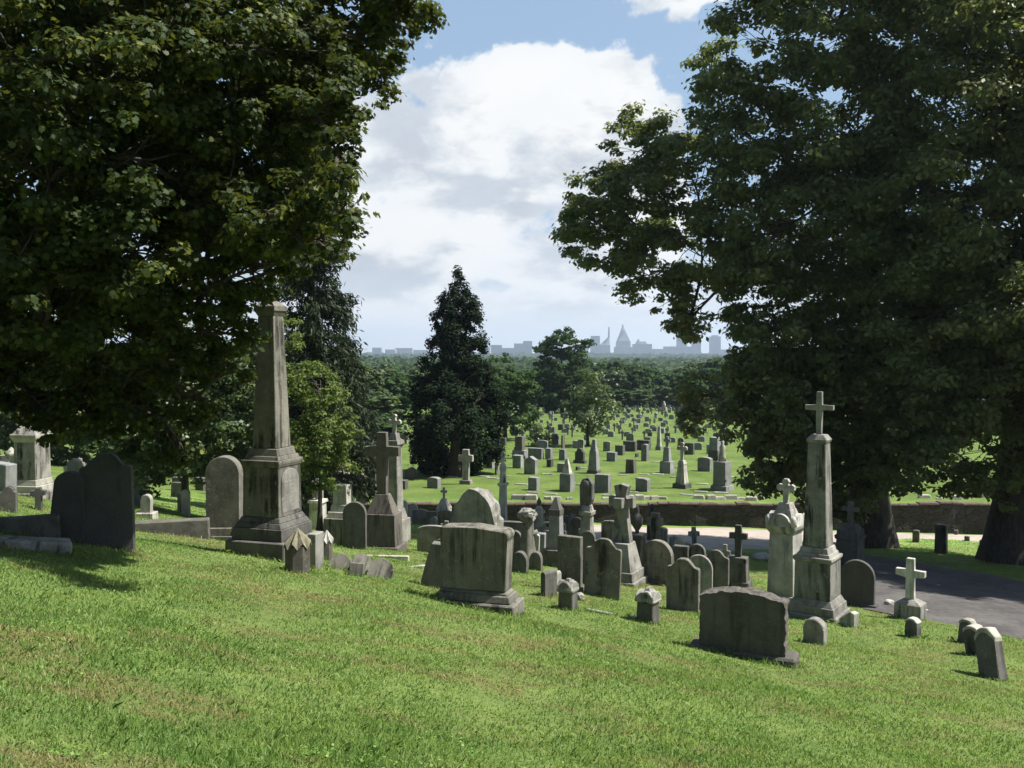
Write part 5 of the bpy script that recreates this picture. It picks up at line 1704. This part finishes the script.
# say of each stone of the middle distance which landmark it stands by
MARKS = [('tall flared pale cross', 'the tall flared cross'), ('leaning draped urn', 'the draped urn column'), ('tree stump monument with', 'the tree stump monument'), ('carrying a veiled figure', 'the slim white statue column'),
         ('great rough round topped', 'the rough arched boulder stone'), ('large oblong headstone', 'the large double based headstone'), ('big plain brown cross', 'the big plain brown cross'), ('grey blue pointed pier', 'the grey blue pointed pier'),
         ('pale pillar with a knob', 'the knob topped pale pillar'), ('mottled grey cross on', 'the mottled grey cross'), ('wide arched slab with bright', 'the wide arched slab'), ('upright black cross', 'the upright black cross'),
         ('low pale grey slab', 'the low pale grey slab'), ('tiny finial cross on', 'the finial cross pedestal'), ('square topped grey slab streaked', 'the streaked square slab'), ('wide flat topped dark green', 'the flat dark green slab'),
         ('weathered pale cross before', 'the weathered field cross'), ('small pyramid on', 'the pyramid topped pedestal'), ('tapered grey obelisk with', 'the tapered field obelisk'), ('black arched monument', 'the black arched monument'),
         ('white ornate cross', 'the white ornate cross'), ('bearing a small pale figure', 'the figure topped pier'), ('stump block with a short', 'the thick cross on a stump'), ('two stage grey pier', 'the two stage grey pier'), ('brown tall pier', 'the brown tall pier'),
         ('slim pale obelisk', 'the slim pale obelisk'), ('tall narrow grey slab', 'the tall narrow grey slab'), ('brownish upright block', 'the brownish block'), ('dark pointed evergreen', 'the dark evergreen'), ('slim tree with thin', 'the thin trunked tree'),
         ('small bushy sapling', 'the bushy sapling'), ('pale gabled monument on', 'the pale gabled monument'), ('pillar topped by a stone urn', 'the urn topped pillar'), ('big round topped stone on', 'the big round topped stone'), ('tallest dark obelisk', 'the tallest obelisk'),
         ('tall black scroll topped', 'the black scroll topped slab'), ('brown roof shaped', 'the brown roof shaped stone'), ('small dark cube', 'the small dark cube'), ('broad grey block with', 'the broad sloping block'), ('low rough topped grey', 'the low rough topped block'),
         ('squarish grey block', 'the squarish grey block'), ('pale pillar with stepped', 'the pale pillar behind the plain cross'), ('slender finial topped', 'the finial topped pillar'), ('pale curled top stone', 'the curled top stone'), ('whitish round topped stone on', 'the whitish round stone'),
         ('shady small tree', 'the shady understory tree'), ('yellow green sunlit shrub', 'the sunlit shrub'), ('long dark grey block in', 'the long dark block'), ('wide grey block under', 'the block under the branch tips')]
marks = []
for sub, ph in MARKS:
    for o in bpy.data.objects:
        if sub in str(o.get('label', '')):
            marks.append((o.location.copy(), ph))
            break
alive = {o.name for o in bpy.data.objects}
used_labels = {str(o.get('label')) for o in bpy.data.objects}
for o, kn in [q for q in named]:
    try:
        loc = o.location
    except ReferenceError:
        continue
    nearest = sorted(marks, key=lambda q: (q[0].x - loc.x) ** 2 + ((q[0].y - loc.y) * 0.7) ** 2)[:6]
    cand = []
    for mp, ph in nearest[:4]:
        ddx, ddy = loc.x - mp.x * loc.y / mp.y, loc.y - mp.y
        side = 'to the right of' if ddx > 0 else 'to the left of'
        if abs(ddx) > 1.2 * abs(ddy): cand.append('%s %s %s' % (kn, side, ph))
        elif ddy > 0: cand.append('%s behind %s' % (kn, ph) if abs(ddx) < 0.9 else '%s behind and %s %s' % (kn, side, ph))
        else: cand.append('%s in front of %s' % (kn, ph) if abs(ddx) < 0.9 else '%s in front and %s %s' % (kn, side, ph))
    a, b = nearest[0], nearest[1]
    cand.append('%s near %s and %s' % (kn, a[1], b[1]))
    cand.append('%s near %s and %s' % (kn, nearest[0][1], nearest[2][1]))
    for c_ in cand:
        if c_ not in used_labels and 4 <= len(c_.split()) <= 16:
            o['label'] = c_
            used_labels.add(c_)
            break

# ------------------------------------------------------------------ city on the horizon
CY_ = 4600.0
def bl(name, label, px0, px1, top, Y=CY_, m='city', tiers=(), spire=None, depth=None, roof=None, cat='building', group=None):
    x0, x1 = (px0 - CX) / FPX * Y, (px1 - CX) / FPX * Y
    xm, w = (x0 + x1) / 2, x1 - x0
    z0 = tz(xm, Y)
    H = (352 - top) / FPX * Y - z0
    root = empty(name, (xm, Y, z0), 0, label, cat, group)
    d = depth or max(20, min(w, 60))
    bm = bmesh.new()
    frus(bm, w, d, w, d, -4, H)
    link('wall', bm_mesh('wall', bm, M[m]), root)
    bm = bmesh.new()
    nf = max(2, int(H / 8))
    for f in range(1, nf):
        z_ = H * f / nf
        frus(bm, w + 0.5, d + 0.5, w + 0.5, d + 0.5, z_, z_ + 2.0)
    link('window', bm_mesh('window', bm, M['glass']), root)
    for (nm, a0, a1, b0, b1, t0, t1) in tiers:    # tier outlines in px, tapering
        bm = bmesh.new()
        k = Y / FPX
        za, zb = (352 - t0) * k - z0, (352 - t1) * k - z0
        xa, xb = ((a0 + a1) / 2 - (px0 + px1) / 2) * k, ((b0 + b1) / 2 - (px0 + px1) / 2) * k
        frus(bm, (a1 - a0) * k, d * .92, max(0.8, (b1 - b0) * k), max(0.8, d * .92 * (b1 - b0) / (a1 - a0)), za, zb, xa)
        if abs(xb - xa) > 0.1:
            bm.verts.ensure_lookup_table()
            for vt in bm.verts[-4:]: vt.co.x += xb - xa
        link(nm, bm_mesh(nm, bm, M[m]), root)
    return root
bl('skyscraper', 'stepped tower with steep pyramid roof and pin on the skyline', 614.5, 631.5, 347, tiers=(('upper_tower', 616, 630, 616.6, 629.6, 347, 341), ('roof', 617, 629.2, 620.6, 625, 341, 331), ('lantern', 621, 624.4, 621.6, 623.6, 331, 328), ('spire', 622.2, 623.0, 622.4, 622.8, 328, 324.5)))
bl('skyscraper', 'blocky tower on the skyline joined to a wedge with tall mast', 590.5, 609.5, 345, tiers=(('upper_tower', 591, 599.3, 591, 599.3, 345, 336), ('roof', 600, 609.3, 607.6, 609.3, 345, 337.5), ('mast', 608.2, 609.2, 608.4, 609.0, 337.5, 327)))
bl('office_block', 'wide office block with rooftop plant next to the pyramid roofed tower', 633, 651, 344, tiers=(('rooftop_plant', 636, 646, 636.5, 645, 344, 341.5), ('rooftop_plant', 637.5, 639, 637.7, 638.8, 341.5, 339.5)))
bl('skyscraper', 'tall slab tower half hidden by the oak branch', 677, 686, 331.5)
bl('office_block', 'broad low block at the foot of the slab tower', 664, 691, 346.5, Y=4560)
bl('skyscraper', 'plain square tower just past the slab tower', 692, 700, 337)
bl('skyscraper', 'plain square tower standing apart under the oak branch', 710, 719.5, 336.5, tiers=(('rooftop_plant', 712, 717, 712, 717, 336.5, 335.3),))
for px0, px1, tp, lb in ((373, 382, 347.6, 'cubic pale block on the skyline beyond the woods'), (386, 396, 349.5, 'low pale block on the skyline beside the cubic one'), (396, 413, 348, 'wide pale apartment slab on the skyline'), (414, 428, 350, 'long low block on the skyline by the dark evergreen'),
                     (478, 490, 347, 'low grey block on the skyline just past the evergreen'), (491, 502, 345, 'grey stepped block on the skyline past the evergreen'), (502, 514, 348, 'low wide block on the skyline before the paired towers'), (514, 523, 343.5, 'squat tower on the skyline at the end of the low blocks'),
                     (523, 532, 341, 'taller squat tower on the skyline next to the rounded tree'), (535, 552, 348.5, 'long block on the skyline behind the rounded tree'), (652, 663, 349, 'low block on the skyline between office block and slab tower'), (722, 745, 349.5, 'low block on the skyline at the oak edge'), (570, 588, 349, 'low block on the skyline left of the blocky tower')):
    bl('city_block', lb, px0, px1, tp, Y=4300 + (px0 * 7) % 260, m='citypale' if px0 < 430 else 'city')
for px0, px1, tp, lb, Yy in ((591, 606, 363.2, 'white flat roofed shed among the far woods', 620), (575, 584, 361.5, 'small white shed among the far woods', 700), (690, 702, 364, 'grey white shed among the far woods below the oak branch', 640)):
    bl('warehouse', lb, px0, px1, tp, Yy, 'white', depth=14)

# ------------------------------------------------------------------ grass
rng = np.random.default_rng(123)
def scatter_grass():
    ys, n_ = [], []
    yb = np.concatenate([np.arange(2.2, 12, 0.4), np.arange(12, 47.6, 0.8)])
    xs_, yy_ = [], []
    for a, b in zip(yb[:-1], yb[1:]):
        ym = (a + b) / 2
        rho = min(5200, 4300 * (5.0 / ym) ** 1.6)
        x0, x1 = -0.62 * ym - 1.6, 0.62 * ym + 1.6
        n = int(rho * (x1 - x0) * (b - a))
        xs_.append(rng.uniform(x0, x1, n))
        yy_.append(rng.uniform(a, b, n))
    return np.concatenate(xs_), np.concatenate(yy_)
gxp, gyp = scatter_grass()
keep = np.ones(len(gxp), bool)
for (rx_, ry_, w_) in ROAD:
    keep &= (gxp - rx_) ** 2 + (gyp - ry_) ** 2 > (w_ * 0.5 - 0.03) ** 2
gxp, gyp = gxp[keep], gyp[keep]
n = len(gxp)
print('blades', n)
def vnoise(x, y, f, seed):
    """cheap value noise"""
    xi, yi = np.floor(x * f).astype(int), np.floor(y * f).astype(int)
    fx, fy = x * f - xi, y * f - yi
    fx, fy = fx * fx * (3 - 2 * fx), fy * fy * (3 - 2 * fy)
    def h(a, b):
        q = (a * 374761393 + b * 668265263 + seed * 1442695) & 0x7fffffff
        q = ((q ^ (q >> 13)) * 1274126177) & 0x7fffffff
        return (q & 0xffff) / 65535.0
    return (h(xi, yi) * (1 - fx) + h(xi + 1, yi) * fx) * (1 - fy) + (h(xi, yi + 1) * (1 - fx) + h(xi + 1, yi + 1) * fx) * fy
clump = 0.5 * vnoise(gxp, gyp, 1.1, 1) + 0.3 * vnoise(gxp, gyp, 3.3, 2) + 0.2 * vnoise(gxp, gyp, 9.0, 3)
hgt = (0.022 + 0.042 * clump ** 1.3) * (0.6 + 0.8 * rng.random(n))
tuft = rng.random(n) < 0.012
hgt[tuft] *= 1.35
wid = 0.0035 * (np.maximum(gyp, 4) / 5.0) ** 0.62 * (0.7 + 0.6 * rng.random(n))
# longer grass where the mower cannot reach, round the feet of the stones
boost = np.ones(n)
for o in list(bpy.data.objects):
    if o.parent is not None or o.get('category') not in ('headstone', 'monument', 'obelisk', 'grave cross', 'grave post', 'broken slab', 'kerb', 'corner stone', 'ledger') or o.location.y > 42: continue
    hx = hy = 0.0
    for m_ in ([o] if o.type == 'MESH' else [c for c in bpy.data.objects if c.parent == o and c.type == 'MESH']):
        co = [Vector(q) for q in m_.bound_box]
        if m_ is not o and min(q.z for q in co) + m_.location.z > 0.25: continue
        hx = max(hx, max(abs(q.x) for q in co))
        hy = max(hy, max(abs(q.y) for q in co))
    R_ = math.hypot(hx, hy) + 0.4
    sel = np.nonzero((np.abs(gxp - o.location.x) < R_) & (np.abs(gyp - o.location.y) < R_))[0]
    if not len(sel): continue
    yw = o.rotation_euler.z
    lx = (gxp[sel] - o.location.x) * math.cos(yw) + (gyp[sel] - o.location.y) * math.sin(yw)
    ly = -(gxp[sel] - o.location.x) * math.sin(yw) + (gyp[sel] - o.location.y) * math.cos(yw)
    sd_ = np.hypot(np.maximum(np.abs(lx) - hx, 0), np.maximum(np.abs(ly) - hy, 0))
    amp = 0.7 + 1.3 * vnoise(gxp[sel], gyp[sel], 2.5, 11)
    boost[sel] = np.maximum(boost[sel], 1 + amp * np.exp(-(sd_ / 0.11) ** 2))
hgt *= boost
ang_ = rng.uniform(0, 2 * math.pi, n)
lean_ = np.abs(rng.normal(size=n)) * 0.55 + 0.1
gz = terrain(gxp, gyp) - 0.008
dirx, diry = np.cos(ang_), np.sin(ang_)
fa = rng.uniform(0, 2 * math.pi, n)
sx, sy = np.cos(fa) * wid, np.sin(fa) * wid
midx, midy = gxp + dirx * hgt * lean_ * 0.3, gyp + diry * hgt * lean_ * 0.3
tipx, tipy = gxp + dirx * hgt * lean_ * 1.0, gyp + diry * hgt * lean_ * 1.0
V = np.stack([np.stack([gxp - sx, gyp - sy, gz], -1), np.stack([gxp + sx, gyp + sy, gz], -1),
              np.stack([midx + sx * .75, midy + sy * .75, gz + hgt * .55], -1), np.stack([tipx, tipy, gz + hgt * (1 - 0.25 * lean_.clip(0, 1.5))], -1),
              np.stack([midx - sx * .75, midy - sy * .75, gz + hgt * .55], -1)], 1)
vary = (0.55 * rng.random(n) + 0.45 * (0.6 * vnoise(gxp, gyp, 0.8, 7) + 0.4 * vnoise(gxp, gyp, 4.0, 8))).clip(0, 1)
me = np_mesh('grass', V.reshape(-1, 3), np.arange(n * 5), np.full(n, 5), M['blade'], vary=np.repeat(vary, 5))
# clover and plantain patches pressed into the turf
nc_ = 130
cyv = 3.2 + 17 * rng.random(nc_) ** 1.3
cxv = (rng.random(nc_) - 0.5) * 1.3 * cyv
cn = rng.integers(10, 60, nc_)
rp_ = np.repeat(np.arange(nc_), cn)
wx = cxv[rp_] + rng.normal(size=len(rp_)) * (0.05 + 0.16 * rng.random(nc_))[rp_]
wy = cyv[rp_] + rng.normal(size=len(rp_)) * (0.05 + 0.16 * rng.random(nc_))[rp_]
wpos = np.stack([wx, wy, terrain(wx, wy) + 0.025 + 0.02 * rng.random(len(rp_))], -1)
wn = rng.normal(size=(len(rp_), 3)) * 0.35 + np.array((0, 0, 1.0))
weeds = leaves_mesh('weeds', wpos, wn, 0.012 + 0.013 * rng.random(len(rp_)), KITE * np.array((1.5, 1, 1)), M['weed'], rng, rng.random(len(rp_)))
tag(link('weeds', weeds), 'clover and plantain leaves in patches in the lawn', 'weeds', kind='stuff')
tag(link('grass', me), 'mown lawn sloping down from the viewpoint', 'grass', kind='stuff')

# ------------------------------------------------------------------ air between here and the city
bm = bmesh.new()
frus(bm, 12400, 9700, 12400, 9700, -60, 215, 0, 4300)
m, N = mat('haze_air')
pv = N.n('ShaderNodeVolumePrincipled')
pv.inputs['Color'].default_value = (0.68, 0.82, 1.0, 1)
pv.inputs['Density'].default_value = HAZE_DENSITY
pv.inputs['Anisotropy'].default_value = 0.3
out = N.n('ShaderNodeOutputMaterial')
N.t.links.new(pv.outputs[0], out.inputs['Volume'])
tag(link('haze', bm_mesh('haze', bm, m)), kind='stuff')
